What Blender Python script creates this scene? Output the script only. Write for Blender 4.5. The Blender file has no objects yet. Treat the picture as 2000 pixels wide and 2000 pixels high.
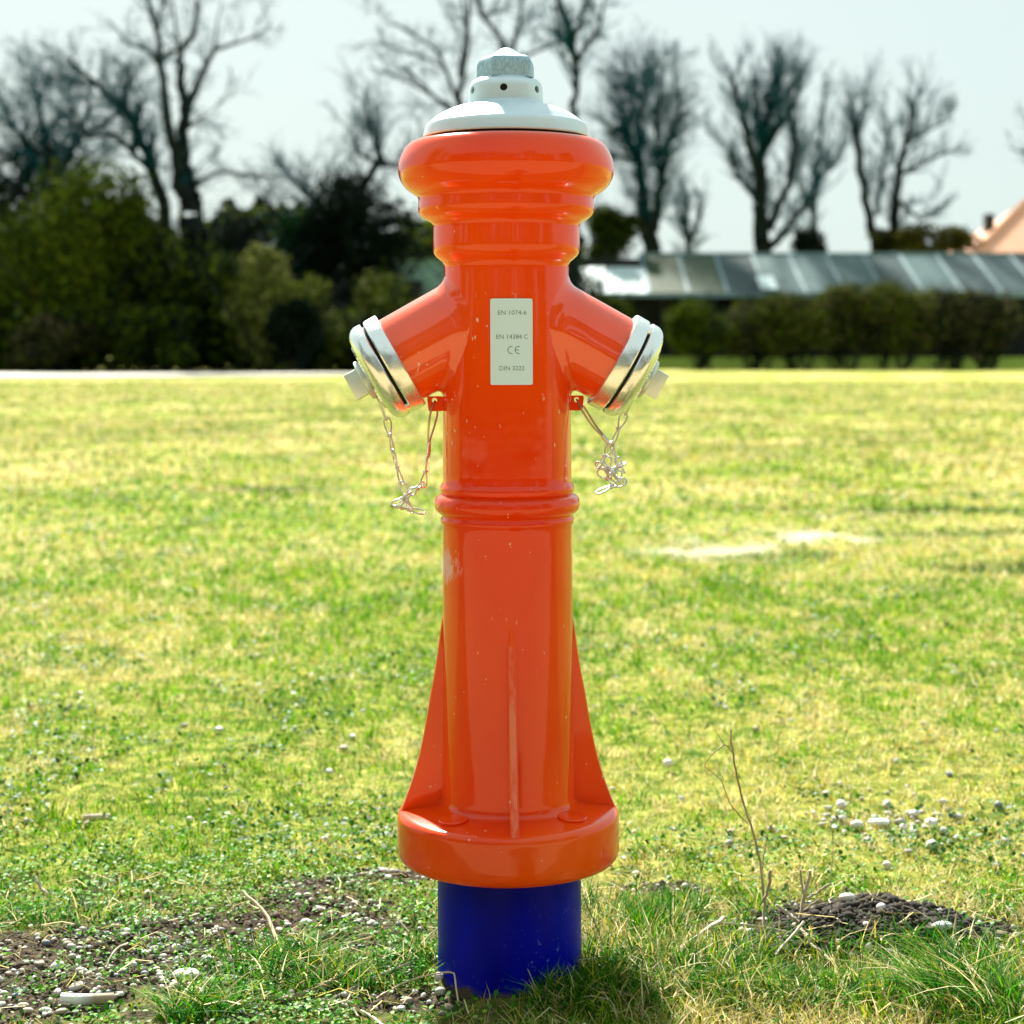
import bpy, bmesh, math, random
import numpy as np
from mathutils import Vector, Matrix

# ------------------------------------------------------------------ camera, world, sun, exposure
sc = bpy.context.scene
C = sc.collection
EYE = 0.735            # eye height (m)
FP = 3340.0            # focal length in photograph pixels (2000 px wide)
S = 0.0006             # metres per photograph pixel at the hydrant
DH = 2.0               # distance of the hydrant
cam = bpy.data.cameras.new("camera")
camo = bpy.data.objects.new("camera", cam); C.objects.link(camo)
camo.location = (0, 0, EYE); camo.rotation_euler = (math.radians(90), 0, 0)
cam.sensor_width = 36; cam.lens = 36 * FP / 2000
cam.shift_y = -0.16
cam.clip_start = 0.05; cam.clip_end = 2000
cam.dof.use_dof = True; cam.dof.focus_distance = 1.93; cam.dof.aperture_fstop = 6.0
sc.camera = camo

SUN_EL = math.radians(42); SUN_AZ = math.radians(-16)    # azimuth from +Y, negative = left
world = bpy.data.worlds.new("World"); sc.world = world; world.use_nodes = True
nt = world.node_tree; nt.nodes.clear()
sky = nt.nodes.new('ShaderNodeTexSky'); sky.sky_type = 'NISHITA'; sky.sun_disc = False
sky.sun_elevation = SUN_EL; sky.sun_rotation = SUN_AZ; sky.dust_density = 3.0
mx = nt.nodes.new('ShaderNodeMix'); mx.data_type = 'RGBA'; mx.inputs[0].default_value = 0.94
mx.inputs[7].default_value = (3.06, 3.66, 3.56, 1)         # thin bright veil of cloud over the whole sky
nt.links.new(sky.outputs[0], mx.inputs[6])
bg = nt.nodes.new('ShaderNodeBackground'); bg.inputs[1].default_value = 0.081
wo = nt.nodes.new('ShaderNodeOutputWorld')
nt.links.new(mx.outputs[2], bg.inputs[0]); nt.links.new(bg.outputs[0], wo.inputs[0])

sun = bpy.data.lights.new("sun", 'SUN'); sun.energy = 5.0; sun.angle = math.radians(3)
sun.color = (1.0, 0.95, 0.86)
suno = bpy.data.objects.new("sun", sun); C.objects.link(suno)
sdir = Vector((math.sin(SUN_AZ) * math.cos(SUN_EL), math.cos(SUN_AZ) * math.cos(SUN_EL), math.sin(SUN_EL)))
suno.rotation_euler = sdir.to_track_quat('Z', 'Y').to_euler()
suno.location = (-3, 3, 6)
sc.view_settings.view_transform = 'Standard'; sc.view_settings.look = 'None'
sc.view_settings.gamma = 1; sc.view_settings.use_curve_mapping = False
sc.view_settings.exposure = 1.55
sc.render.resolution_x = sc.render.resolution_y = 1024

RNG = np.random.default_rng(7)
random.seed(7)

# ------------------------------------------------------------------ helpers
def tag(o, label=None, cat=None, group=None, kind=None):
    if label: o['label'] = label
    if cat: o['category'] = cat
    if group: o['group'] = group
    if kind: o['kind'] = kind
    return o

def empty(name, loc, label=None, cat=None, group=None):
    o = bpy.data.objects.new(name, None); C.objects.link(o); o.location = loc
    o.empty_display_size = 0.1
    return tag(o, label, cat, group)

def link_mesh(name, me, parent=None, mat=None):
    o = bpy.data.objects.new(name, me); C.objects.link(o)
    if mat is not None: me.materials.append(mat)
    if parent is not None: o.parent = parent
    return o

def np_mesh(name, V, loops, sizes, mat=None, parent=None, smooth=False, col=None):
    """V (n,3); loops flat vertex indices; sizes per-face loop count"""
    me = bpy.data.meshes.new(name)
    V = np.asarray(V, np.float32); loops = np.asarray(loops, np.int32).ravel(); sizes = np.asarray(sizes, np.int32)
    me.vertices.add(len(V)); me.vertices.foreach_set('co', V.ravel())
    me.loops.add(len(loops)); me.loops.foreach_set('vertex_index', loops)
    me.polygons.add(len(sizes))
    starts = np.concatenate(([0], np.cumsum(sizes)[:-1])).astype(np.int32)
    me.polygons.foreach_set('loop_start', starts)
    me.update(calc_edges=True)
    if smooth: me.polygons.foreach_set('use_smooth', np.ones(len(sizes), bool))
    if col is not None:
        a = me.color_attributes.new('tint', 'FLOAT_COLOR', 'POINT')
        c4 = np.ones((len(V), 4), np.float32); c4[:, :3] = col
        a.data.foreach_set('color', c4.ravel())
    me.validate()
    return link_mesh(name, me, parent, mat)

def quads(name, V, Q, mat=None, parent=None, smooth=False, col=None):
    Q = np.asarray(Q)
    return np_mesh(name, V, Q, np.full(len(Q), Q.shape[1]), mat, parent, smooth, col)

def bm_obj(name, bm, mat=None, parent=None, smooth=True, angle=35):
    me = bpy.data.meshes.new(name)
    bmesh.ops.recalc_face_normals(bm, faces=bm.faces)
    bm.to_mesh(me); bm.free()
    if smooth:
        for p in me.polygons: p.use_smooth = True
        me.set_sharp_from_angle(angle=math.radians(angle))
    return link_mesh(name, me, parent, mat)

def lathe_bm(prof, segs=96, M=None, bm=None, cap=True):
    """prof: list of (radius, z)"""
    bm = bm or bmesh.new()
    rings = []
    for r, z in prof:
        if r < 1e-6:
            rings.append([bm.verts.new((0, 0, z))]); continue
        rings.append([bm.verts.new((r * math.cos(2 * math.pi * i / segs), r * math.sin(2 * math.pi * i / segs), z)) for i in range(segs)])
    for a, b in zip(rings, rings[1:]):
        for i in range(segs):
            j = (i + 1) % segs
            if len(a) == 1: bm.faces.new((a[0], b[i], b[j]))
            elif len(b) == 1: bm.faces.new((a[i], a[j], b[0]))
            else: bm.faces.new((a[i], a[j], b[j], b[i]))
    if cap:
        for rr in (rings[0], rings[-1]):
            if len(rr) > 1: bm.faces.new(rr)
    if M is not None: bmesh.ops.transform(bm, matrix=M, verts=bm.verts)
    return bm

def smooth_prof(pts, n=4):
    """Catmull-Rom through profile points"""
    out = []
    P = [pts[0]] + list(pts) + [pts[-1]]
    for i in range(1, len(P) - 2):
        p0, p1, p2, p3 = [np.array(q, float) for q in P[i - 1:i + 3]]
        for k in range(n):
            t = k / n
            out.append(tuple(0.5 * ((2 * p1) + (-p0 + p2) * t + (2 * p0 - 5 * p1 + 4 * p2 - p3) * t * t + (-p0 + 3 * p1 - 3 * p2 + p3) * t ** 3)))
    out.append(tuple(pts[-1])); return out

def box_bm(x0, x1, y0, y1, z0, z1, M=None, bev=0, bm=None):
    b = bmesh.new()
    bmesh.ops.create_cube(b, size=1)
    bmesh.ops.transform(b, matrix=Matrix.Translation(((x0 + x1) / 2, (y0 + y1) / 2, (z0 + z1) / 2)) @ Matrix.Diagonal((x1 - x0, y1 - y0, z1 - z0, 1)), verts=b.verts)
    if bev: bmesh.ops.bevel(b, geom=b.edges[:], offset=bev, segments=2, affect='EDGES', profile=0.6)
    if M is not None: bmesh.ops.transform(b, matrix=M, verts=b.verts)
    if bm is not None:
        me = bpy.data.meshes.new('tmp'); b.to_mesh(me); b.free(); bm.from_mesh(me); bpy.data.meshes.remove(me); return bm
    return b

def tube_bm(pts, r, sides=8, closed=False, bm=None, cap=True):
    """pts list of 3-vectors; r number or list"""
    bm = bm or bmesh.new()
    P = [Vector(p) for p in pts]; n = len(P)
    R = r if isinstance(r, (list, tuple)) else [r] * n
    T = []
    for i in range(n):
        a = P[(i - 1) % n] if (closed or i > 0) else P[i]
        b = P[(i + 1) % n] if (closed or i < n - 1) else P[i]
        t = (b - a); T.append(t.normalized() if t.length > 1e-9 else Vector((0, 0, 1)))
    u = T[0].orthogonal().normalized()
    rings = []
    for i in range(n):
        u = (u - T[i] * u.dot(T[i]))
        if u.length < 1e-6: u = T[i].orthogonal()
        u.normalize(); v = T[i].cross(u)
        rings.append([bm.verts.new(P[i] + (u * math.cos(2 * math.pi * k / sides) + v * math.sin(2 * math.pi * k / sides)) * R[i]) for k in range(sides)])
    m = n if closed else n - 1
    for i in range(m):
        a, b = rings[i], rings[(i + 1) % n]
        off = 0
        if closed and i == n - 1:   # best twist match
            off = min(range(sides), key=lambda o: (a[0].co - b[o].co).length)
        for k in range(sides):
            bm.faces.new((a[k], a[(k + 1) % sides], b[(k + 1 + off) % sides], b[(k + off) % sides]))
    if not closed and cap:
        bm.faces.new(rings[0][::-1]); bm.faces.new(rings[-1])
    return bm

def curve_pts(pts, n=6):
    """smooth 3-D polyline"""
    P = [Vector(p) for p in pts]; P = [P[0]] + P + [P[-1]]; out = []
    for i in range(1, len(P) - 2):
        a, b, c, d = P[i - 1:i + 3]
        for k in range(n):
            t = k / n
            out.append(0.5 * ((2 * b) + (c - a) * t + (2 * a - 5 * b + 4 * c - d) * t * t + (3 * b - a - 3 * c + d) * t ** 3))
    out.append(P[-2]); return out

# value noise
_T = np.random.default_rng(3).random((256, 256))
def vn(x, y, s=0):
    x = np.asarray(x, float) + 17.3 * s; y = np.asarray(y, float) + 31.7 * s
    xi = np.floor(x).astype(int); yi = np.floor(y).astype(int); fx = x - xi; fy = y - yi
    fx = fx * fx * (3 - 2 * fx); fy = fy * fy * (3 - 2 * fy)
    a = _T[xi & 255, yi & 255]; b = _T[(xi + 1) & 255, yi & 255]; c = _T[xi & 255, (yi + 1) & 255]; d = _T[(xi + 1) & 255, (yi + 1) & 255]
    return (a * (1 - fx) + b * fx) * (1 - fy) + (c * (1 - fx) + d * fx) * fy
def fbm(x, y, s=0, o=4):
    t = 0; a = 1; n = 0
    for k in range(o):
        t = t + a * vn(x * 2 ** k, y * 2 ** k, s + k * 3); n += a; a *= 0.5
    return t / n

def gpx(x, y, h=0.0):
    """ground point seen at photograph pixel (x, y)"""
    d = (EYE - h) * FP / (y - 680.0)
    return ((x - 1000) * d / FP, d)
def wpx(x, y, d):
    return Vector(((x - 1000) * d / FP, d, EYE + (680 - y) * d / FP))

# ------------------------------------------------------------------ materials
def mat(name, base=(0.5, 0.5, 0.5), rough=0.6, metal=0.0, **kw):
    m = bpy.data.materials.new(name); m.use_nodes = True
    b = m.node_tree.nodes['Principled BSDF']
    b.inputs['Base Color'].default_value = (*base, 1); b.inputs['Roughness'].default_value = rough; b.inputs['Metallic'].default_value = metal
    for k, v in kw.items(): b.inputs[k].default_value = v
    return m
def nodes(m): return m.node_tree.nodes, m.node_tree.links, m.node_tree.nodes['Principled BSDF']
def noise(m, scale, detail=3, rough=0.5, coord='Object', vec=None, mapscale=None):
    N, L, b = nodes(m)
    t = N.new('ShaderNodeTexNoise'); t.inputs['Scale'].default_value = scale; t.inputs['Detail'].default_value = detail; t.inputs['Roughness'].default_value = rough
    tc = N.new('ShaderNodeTexCoord'); src = tc.outputs[coord]
    if mapscale:
        mp = N.new('ShaderNodeMapping'); mp.inputs['Scale'].default_value = mapscale
        L.new(src, mp.inputs[0]); src = mp.outputs[0]
    L.new(src, t.inputs['Vector']); return t
def ramp(m, src, stops):
    N, L, b = nodes(m)
    r = N.new('ShaderNodeValToRGB'); e = r.color_ramp.elements
    while len(e) < len(stops): e.new(0.5)
    for k, (p, c) in enumerate(stops):
        e[k].position = p; e[k].color = (*c, 1) if len(c) == 3 else c
    L.new(src, r.inputs[0]); return r
def mixc(m, fac, a, b_):
    N, L, b = nodes(m)
    x = N.new('ShaderNodeMix'); x.data_type = 'RGBA'
    for i, s in ((0, fac), (6, a), (7, b_)):
        if isinstance(s, (int, float)): x.inputs[i].default_value = s
        elif isinstance(s, tuple): x.inputs[i].default_value = (*s, 1)
        else: L.new(s, x.inputs[i])
    return x.outputs[2]
def math_n(m, op, a, b_=0.5, clamp=False):
    N, L, b = nodes(m)
    x = N.new('ShaderNodeMath'); x.operation = op; x.use_clamp = clamp
    for i, s in ((0, a), (1, b_)):
        if isinstance(s, (int, float)): x.inputs[i].default_value = s
        else: L.new(s, x.inputs[i])
    return x.outputs[0]
def bump(m, src, strength, dist=0.001):
    N, L, b = nodes(m)
    bp = N.new('ShaderNodeBump'); bp.inputs['Strength'].default_value = strength; bp.inputs['Distance'].default_value = dist
    L.new(src, bp.inputs['Height']); L.new(bp.outputs[0], b.inputs['Normal']); return bp

def paint_mat(name, scuffs=False):
    m = mat(name, (0.84, 0.082, 0.0), 0.25, **{'Coat Weight': 0.7, 'Coat Roughness': 0.065, 'Coat IOR': 1.5, 'Specular IOR Level': 0.1})
    N, L, b = nodes(m)
    big = noise(m, 5, 4, mapscale=(1, 1, 0.5))
    base = ramp(m, big.outputs[0], [(0.35, (0.86, 0.042, 0.0)), (0.65, (0.98, 0.100, 0.0))]).outputs[0]
    # small chips and scratches of pale dust
    n1 = noise(m, 150, 2, 0.6, mapscale=(1, 1, 0.55)); zone = noise(m, 9, 2)
    chip = math_n(m, 'MULTIPLY', ramp(m, n1.outputs[0], [(0.70, (0, 0, 0)), (0.73, (1, 1, 1))]).outputs[0],
                  ramp(m, zone.outputs[0], [(0.46, (0, 0, 0)), (0.56, (1, 1, 1))]).outputs[0])
    col = mixc(m, chip, base, (0.85, 0.55, 0.42))
    if scuffs:
        tc = N.new('ShaderNodeTexCoord'); sx = N.new('ShaderNodeSeparateXYZ'); L.new(tc.outputs['Object'], sx.inputs[0])
        def gate(src, c, w, soft=0.3):      # 1 inside c +- w
            d = math_n(m, 'ABSOLUTE', math_n(m, 'SUBTRACT', src, c))
            return math_n(m, 'SUBTRACT', 1.0, math_n(m, 'DIVIDE', d, w), True)
        zc = EYE + (680 - 1098) * S
        g = math_n(m, 'MULTIPLY', gate(sx.outputs[2], zc, 0.038), gate(sx.outputs[0], -0.078, 0.05))
        st = noise(m, 320, 3, 0.7, mapscale=(1, 1, 0.25)); st2 = noise(m, 60, 3, 0.6)
        g2 = math_n(m, 'MULTIPLY', math_n(m, 'MULTIPLY', g, st.outputs[0]), st2.outputs[0])
        sc_ = ramp(m, g2, [(0.10, (0, 0, 0)), (0.19, (1, 1, 1))]).outputs[0]
        col = mixc(m, math_n(m, 'MULTIPLY', sc_, 0.8), col, (0.85, 0.6, 0.55))
        rough = math_n(m, 'ADD', math_n(m, 'MULTIPLY', sc_, 0.4), 0.16)
        L.new(rough, b.inputs['Roughness'])
        L.new(math_n(m, 'SUBTRACT', 0.7, math_n(m, 'MULTIPLY', sc_, 0.6)), b.inputs['Coat Weight'])
    L.new(col, b.inputs['Base Color'])
    peel = noise(m, 24, 2, 0.5); peel2 = noise(m, 420, 2)
    h = math_n(m, 'ADD', peel.outputs[0], math_n(m, 'MULTIPLY', peel2.outputs[0], 0.015))
    bp = bump(m, h, 0.22, 0.002)
    L.new(bp.outputs[0], b.inputs['Coat Normal'])
    return m
M_paint = paint_mat('orange_gloss_paint')
M_paint_body = paint_mat('orange_gloss_paint_scuffed', True)
M_paint_out = paint_mat('orange_gloss_paint_outlets'); M_paint_out.node_tree.nodes['Principled BSDF'].inputs['Coat IOR'].default_value = 1.75; M_paint_out.node_tree.nodes['Principled BSDF'].inputs['Coat Weight'].default_value = 1.0

M_edge_sheen = mat('sheen_painted_edge', (0.9, 0.3, 0.15), 0.3, **{'Coat Weight': 0.6})  # paler rib edge, its bright highlight painted into the colour
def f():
    m = M_edge_sheen; N, L, b = nodes(m); n1 = noise(m, 60, 4, 0.7, mapscale=(1, 1, 0.2))
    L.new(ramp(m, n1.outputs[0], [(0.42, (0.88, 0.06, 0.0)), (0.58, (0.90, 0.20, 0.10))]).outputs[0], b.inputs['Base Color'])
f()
M_blue = mat('blue_paint', (0.001, 0.002, 0.30), 0.35, **{'Specular IOR Level': 0.12})
def f():
    m = M_blue; N, L, b = nodes(m)
    n1 = noise(m, 130, 3, 0.65); z = noise(m, 10, 2)
    chip = math_n(m, 'MULTIPLY', ramp(m, n1.outputs[0], [(0.62, (0, 0, 0)), (0.70, (1, 1, 1))]).outputs[0], ramp(m, z.outputs[0], [(0.42, (0, 0, 0)), (0.60, (1, 1, 1))]).outputs[0])
    n2 = noise(m, 14, 5, 0.6, mapscale=(1, 1, 0.5))
    base = ramp(m, n2.outputs[0], [(0.35, (0.0006, 0.001, 0.30)), (0.7, (0.001, 0.004, 0.52))]).outputs[0]
    tc = N.new('ShaderNodeTexCoord'); sx = N.new('ShaderNodeSeparateXYZ'); L.new(tc.outputs['Object'], sx.inputs[0])
    mr = N.new('ShaderNodeMapRange'); mr.inputs[1].default_value = 0.030; mr.inputs[2].default_value = 0.0; L.new(sx.outputs[2], mr.inputs[0])
    mud = ramp(m, math_n(m, 'MULTIPLY', noise(m, 45, 5, 0.7).outputs[0], mr.outputs[0]), [(0.27, (0, 0, 0)), (0.42, (1, 1, 1))]).outputs[0]
    cc = mixc(m, math_n(m, 'MULTIPLY', chip, 0.6), base, (0.16, 0.28, 0.5))
    L.new(mixc(m, mud, cc, (0.10, 0.08, 0.055)), b.inputs['Base Color'])
    L.new(math_n(m, 'ADD', math_n(m, 'MULTIPLY', mud, 0.5), 0.35), b.inputs['Roughness'])
    bump(m, noise(m, 70, 4).outputs[0], 0.3, 0.001)
f()
M_cast = mat('cast_aluminium', (0.86, 0.92, 0.91), 0.45, 0.5)
def f():
    m = M_cast; N, L, b = nodes(m)
    n1 = noise(m, 380, 3, 0.7); n2 = noise(m, 30, 3)
    L.new(mixc(m, n2.outputs[0], (0.60, 0.78, 0.87), (0.78, 0.88, 0.93)), b.inputs['Base Color'])
    bump(m, n1.outputs[0], 0.4, 0.0006)
f()
M_nut = mat('machined_nut', (0.42, 0.58, 0.6), 0.55, 0.55)
def f():
    m = M_nut; N, L, b = nodes(m)
    n1 = noise(m, 500, 3, 0.8, mapscale=(1, 1, 0.35))
    L.new(ramp(m, n1.outputs[0], [(0.3, (0.20, 0.37, 0.48)), (0.7, (0.52, 0.70, 0.82))]).outputs[0], b.inputs['Base Color'])
    bump(m, n1.outputs[0], 0.4, 0.0006)
f()
M_alu = mat('polished_aluminium', (0.88, 0.93, 0.91), 0.14, 0.85)
def f():
    m = M_alu; N, L, b = nodes(m)
    n1 = noise(m, 90, 3, 0.6)
    L.new(ramp(m, n1.outputs[0], [(0.3, (0.16, 0.16, 0.16)), (0.75, (0.34, 0.34, 0.34))]).outputs[0], b.inputs['Roughness'])
f()
M_satin = mat('satin_aluminium', (0.74, 0.83, 0.81), 0.42, 0.7)
def f():
    m = M_satin; N, L, b = nodes(m); bump(m, noise(m, 400, 2).outputs[0], 0.25, 0.0005)
f()
M_wire = mat('galvanised_wire', (0.66, 0.70, 0.68), 0.3, 1.0)
M_steel = mat('steel_cable', (0.5, 0.46, 0.36), 0.25, 1.0)
M_black = mat('black_rubber_and_shade', (0.006, 0.006, 0.006), 0.8)
M_plate = mat('label_plate', (0.66, 0.88, 1.0), 0.35)
M_ink = mat('printed_ink', (0.10, 0.13, 0.13), 0.6)

def blade_mat(name, trans=0.45, rough=0.6, spec=0.12):
    m = bpy.data.materials.new(name); m.use_nodes = True; N = m.node_tree.nodes; L = m.node_tree.links
    b = N['Principled BSDF']; b.inputs['Roughness'].default_value = rough; b.inputs['Specular IOR Level'].default_value = spec
    a = N.new('ShaderNodeAttribute'); a.attribute_name = 'tint'
    tr = N.new('ShaderNodeBsdfTranslucent'); mx_ = N.new('ShaderNodeMixShader'); mx_.inputs[0].default_value = trans
    L.new(a.outputs['Color'], b.inputs['Base Color']); L.new(a.outputs['Color'], tr.inputs['Color'])
    L.new(b.outputs[0], mx_.inputs[1]); L.new(tr.outputs[0], mx_.inputs[2]); L.new(mx_.outputs[0], N['Material Output'].inputs['Surface'])
    return m
M_blade = blade_mat('grass_blades'); M_leaf = blade_mat('leaves', 0.35, 0.5, 0.2); M_bush = blade_mat('bush_leaves', 0.22, 0.8, 0.03)
def tint_mat(name, rough=0.8, bs=None):
    m = mat(name, rough=rough); N, L, b = nodes(m)
    a = N.new('ShaderNodeAttribute'); a.attribute_name = 'tint'
    n1 = noise(m, bs or 200, 3, 0.6)
    L.new(mixc(m, math_n(m, 'MULTIPLY', n1.outputs[0], 0.35), a.outputs['Color'], (0.03, 0.028, 0.022)), b.inputs['Base Color'])
    bump(m, n1.outputs[0], 0.5, 0.001)
    return m
M_pebble = tint_mat('pebble_stone', 0.7, 260); M_crumb = tint_mat('soil_crumb', 0.95, 400)
M_drytwig = tint_mat('dry_stem', 0.8, 500)

def bark(name, c1, c2):
    m = mat(name, c1, 0.95); N, L, b = nodes(m); b.inputs['Specular IOR Level'].default_value = 0.15
    n1 = noise(m, 3, 4, mapscale=(1, 1, 0.3)); L.new(ramp(m, n1.outputs[0], [(0.35, c1), (0.7, c2)]).outputs[0], b.inputs['Base Color'])
    return m
M_bark = bark('dark_bark', (0.006, 0.010, 0.010), (0.012, 0.022, 0.020))
M_twig = bark('twig_bark', (0.001, 0.050, 0.066), (0.003, 0.080, 0.098))
# ------------------------------------------------------------------ ground, with real bumps, molehill and bare patches
def gs(X, Y, cx, cy, rx, ry): return np.exp(-(((X - cx) / rx) ** 2 + ((Y - cy) / ry) ** 2))
MH = gpx(1712, 1835)         # molehill centre
def height(X, Y):
    X = np.asarray(X, float); Y = np.asarray(Y, float)
    h = (fbm(X * 2.2, Y * 2.2, 1) - 0.5) * 0.035 * np.clip((60 - Y) / 50, 0, 1) + (fbm(X * 14, Y * 14, 5) - 0.5) * 0.012 * np.clip((8 - Y) / 4, 0, 1)
    h = h + (fbm(X * 0.35, Y * 0.35, 9) - 0.5) * 0.14 * np.clip((Y - 3) / 6, 0, 1) * np.clip((40 - Y) / 25, 0, 1)
    h = h + 0.040 * gs(X, Y, MH[0], MH[1], 0.125, 0.088) * (0.75 + 0.5 * fbm(X * 30, Y * 30, 2))
    h = h + 0.014 * gs(X, Y, 0.20, 1.95, 0.12, 0.12)
    h = h - 0.010 * gs(X, Y, -0.10, 1.90, 0.10, 0.10)
    h = h - 0.02 * gs(X, Y, 0.33, 1.98, 0.05, 0.04)
    return h
PATCH = []   # bare soil patches near the camera (cx, cy, rx, ry, weight)
for px, py, rx, ry, w in [(230, 1870, 0.21, 0.10, 1.3), (640, 1790, 0.12, 0.06, 0.9), (60, 1950, 0.12, 0.08, 1.2), (770, 1715, 0.10, 0.05, 0.85), (560, 1745, 0.10, 0.05, 0.7),
                          (1712, 1835, 0.150, 0.105, 1.6), (790, 1960, 0.10, 0.035, 1.0), (1480, 1840, 0.05, 0.04, 0.6), (1290, 1735, 0.09, 0.04, 0.8), (1900, 1830, 0.08, 0.04, 0.8), (1850, 1960, .05, .03, .6),
                          (400, 1815, 0.12, 0.05, 0.6), (1000, 1990, 0.05, 0.02, 0.4)]:
    gx, gy = gpx(px, py); PATCH.append((gx, gy, rx, ry, w))
def soil(X, Y):
    m = 0
    for cx, cy, rx, ry, w in PATCH: m = m + w * gs(X, Y, cx, cy, rx, ry)
    m = m * (0.45 + 1.1 * fbm(np.asarray(X) * 22, np.asarray(Y) * 22, 11))
    return np.clip((m - 0.38) * 4, 0, 1)
FARP = [(1300, 1078, 0.14, 0.12, 1), (1400, 1072, 0.22, 0.17, 1.1), (1560, 1052, 0.42, 0.17, 1.1), (1640, 1046, 0.3, 0.14, .8)]
def sandy(X, Y):
    m = 0
    for px, py, rx, ry, w in FARP:
        cx, cy = gpx(px, py); m = m + w * gs(X, Y, cx, cy, rx, ry)
    return np.clip((m * (2.6 * fbm(X * 7, Y * 4, 21) - .45) - 0.3) * 2.2, 0, 1)
FARD = [(1890, 1040, 0.5, 0.16, 1), (1940, 1000, 0.4, 0.15, .9), (1790, 1008, 0.2, 0.1, 1), (1640, 1000, 0.7, 0.2, .6), (1500, 1085, 0.4, 0.1, .7), (520, 955, 0.5, 0.3, .7), (870, 950, .4, .2, .5), (410, 855, .3, .4, .9), (560, 862, .3, .3, .5), (1980, 1110, .4, .2, .8)]
def darkp(X, Y):
    m = 0
    for px, py, rx, ry, w in FARD:
        cx, cy = gpx(px, py); m = m + w * gs(X, Y, cx, cy, rx, ry)
    return np.clip((m * (0.4 + 1.2 * fbm(X * 5, Y * 5, 24)) - 0.3) * 2.5, 0, 1)
def green(X, Y):
    """0 straw .. 1 green"""
    n = fbm(X * 1.3, Y * 0.9, 31) * 0.3 + fbm(X * 9, Y * 6, 33) * 0.35 + fbm(X * 26, Y * 17, 36, 3) * 0.35
    far = np.clip((Y - 4.5) / 6, 0, 1); left = np.clip(-X / (0.3 * Y) , -1, 1)
    t = 0.60 + 0.16 * left * np.clip((9 - Y) / 4, 0, 1) - 0.20 * far + 0.14 * np.clip((2.7 - Y) / 0.5, 0, 1)
    return np.clip((n - 0.5) * 8.0 + t, 0, 1)
STRAW = np.array([(0.62, 0.50, 0.16), (0.74, 0.62, 0.30), (0.46, 0.40, 0.03), (0.84, 0.74, 0.46)])
GREEN = np.array([(0.075, 0.28, 0.0), (0.15, 0.39, 0.0), (0.006, 0.13, 0.0), (0.29, 0.40, 0.0)])

def grid_axis(lims, near, fine, grow):
    out = [near[0]]; s = fine
    while out[-1] < near[1]: out.append(out[-1] + fine)
    s = fine
    while out[-1] < lims[1]: s *= grow; out.append(out[-1] + s)
    lo = [near[0]]; s = fine
    while lo[-1] > lims[0]: s *= grow; lo.append(lo[-1] - s)
    return np.array(lo[::-1][:-1] + out)
gx = grid_axis((-900, 900), (-0.9, 0.9), 0.009, 1.06); gy = grid_axis((-700, 1500), (1.75, 2.9), 0.009, 1.05)
GX, GY = np.meshgrid(gx, gy)
GZ = height(GX, GY)
sm = soil(GX, GY); GZ = GZ + sm * (fbm(GX * 60, GY * 60, 40) - 0.5) * 0.012
V = np.stack([GX, GY, GZ], -1).reshape(-1, 3)
ny, nx = GX.shape
idx = np.arange(nx * ny).reshape(ny, nx)
Q = np.stack([idx[:-1, :-1], idx[:-1, 1:], idx[1:, 1:], idx[1:, :-1]], -1).reshape(-1, 4)
lt_ = np.clip((-GX - 0.02) / 0.1, 0, 1) * np.clip((2.42 - GY) / 0.12, 0, 1) * np.clip((fbm(GX * 18, GY * 14, 71) - .38) * 5, 0, 1)
msk = np.stack([np.maximum(sm, np.maximum(0.95 * lt_, 0.55 * np.clip((2.4 - GY) / .2, 0, 1))), sandy(GX, GY), darkp(GX, GY)], -1).reshape(-1, 3)
M_ground = mat('turf_and_soil', rough=0.95)
def f():
    m = M_ground; N, L, b = nodes(m); b.inputs['Specular IOR Level'].default_value = 0.1
    a = N.new('ShaderNodeAttribute'); a.attribute_name = 'tint'; sp = N.new('ShaderNodeSeparateColor'); L.new(a.outputs['Color'], sp.inputs[0])
    g1 = noise(m, 0.9, 5, 0.6, mapscale=(1, 0.7, 1)); g2 = noise(m, 26, 3, 0.6)
    gg = math_n(m, 'ADD', math_n(m, 'MULTIPLY', g1.outputs[0], 0.7), math_n(m, 'MULTIPLY', g2.outputs[0], 0.3))
    lawn = ramp(m, gg, [(0.38, (0.12, 0.20, 0.004)), (0.47, (0.27, 0.30, 0.03)), (0.58, (0.46, 0.40, 0.14))]).outputs[0]
    s1 = noise(m, 120, 4, 0.7)
    so = ramp(m, s1.outputs[0], [(0.3, (0.012, 0.010, 0.006)), (0.5, (0.045, 0.034, 0.021)), (0.72, (0.20, 0.155, 0.10))]).outputs[0]
    c = mixc(m, sp.outputs[0], lawn, so)
    c = mixc(m, sp.outputs[1], c, (0.60, 0.53, 0.42)); c = mixc(m, math_n(m, 'MULTIPLY', sp.outputs[2], 0.8), c, (0.07, 0.11, 0.012))
    # below the blades the ground near the camera is thatch and soil
    tc = N.new('ShaderNodeTexCoord'); sx = N.new('ShaderNodeSeparateXYZ'); L.new(tc.outputs['Object'], sx.inputs[0])
    near = N.new('ShaderNodeMapRange'); near.inputs[1].default_value = 3.0; near.inputs[2].default_value = 9.0; near.inputs[3].default_value = 0.75; near.inputs[4].default_value = 0.0
    L.new(sx.outputs[1], near.inputs[0])
    th = ramp(m, g2.outputs[0], [(0.35, (0.015, 0.07, 0.001)), (0.7, (0.36, 0.36, 0.07))]).outputs[0]
    c2 = mixc(m, near.outputs[0], c, th); c3 = mixc(m, sp.outputs[0], c2, so)
    L.new(c3, b.inputs['Base Color'])
    bump(m, s1.outputs[0], 0.6, 0.01)
f()
ground = quads('ground', V, Q, M_ground, None, True, msk); tag(ground, kind='structure')

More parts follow.
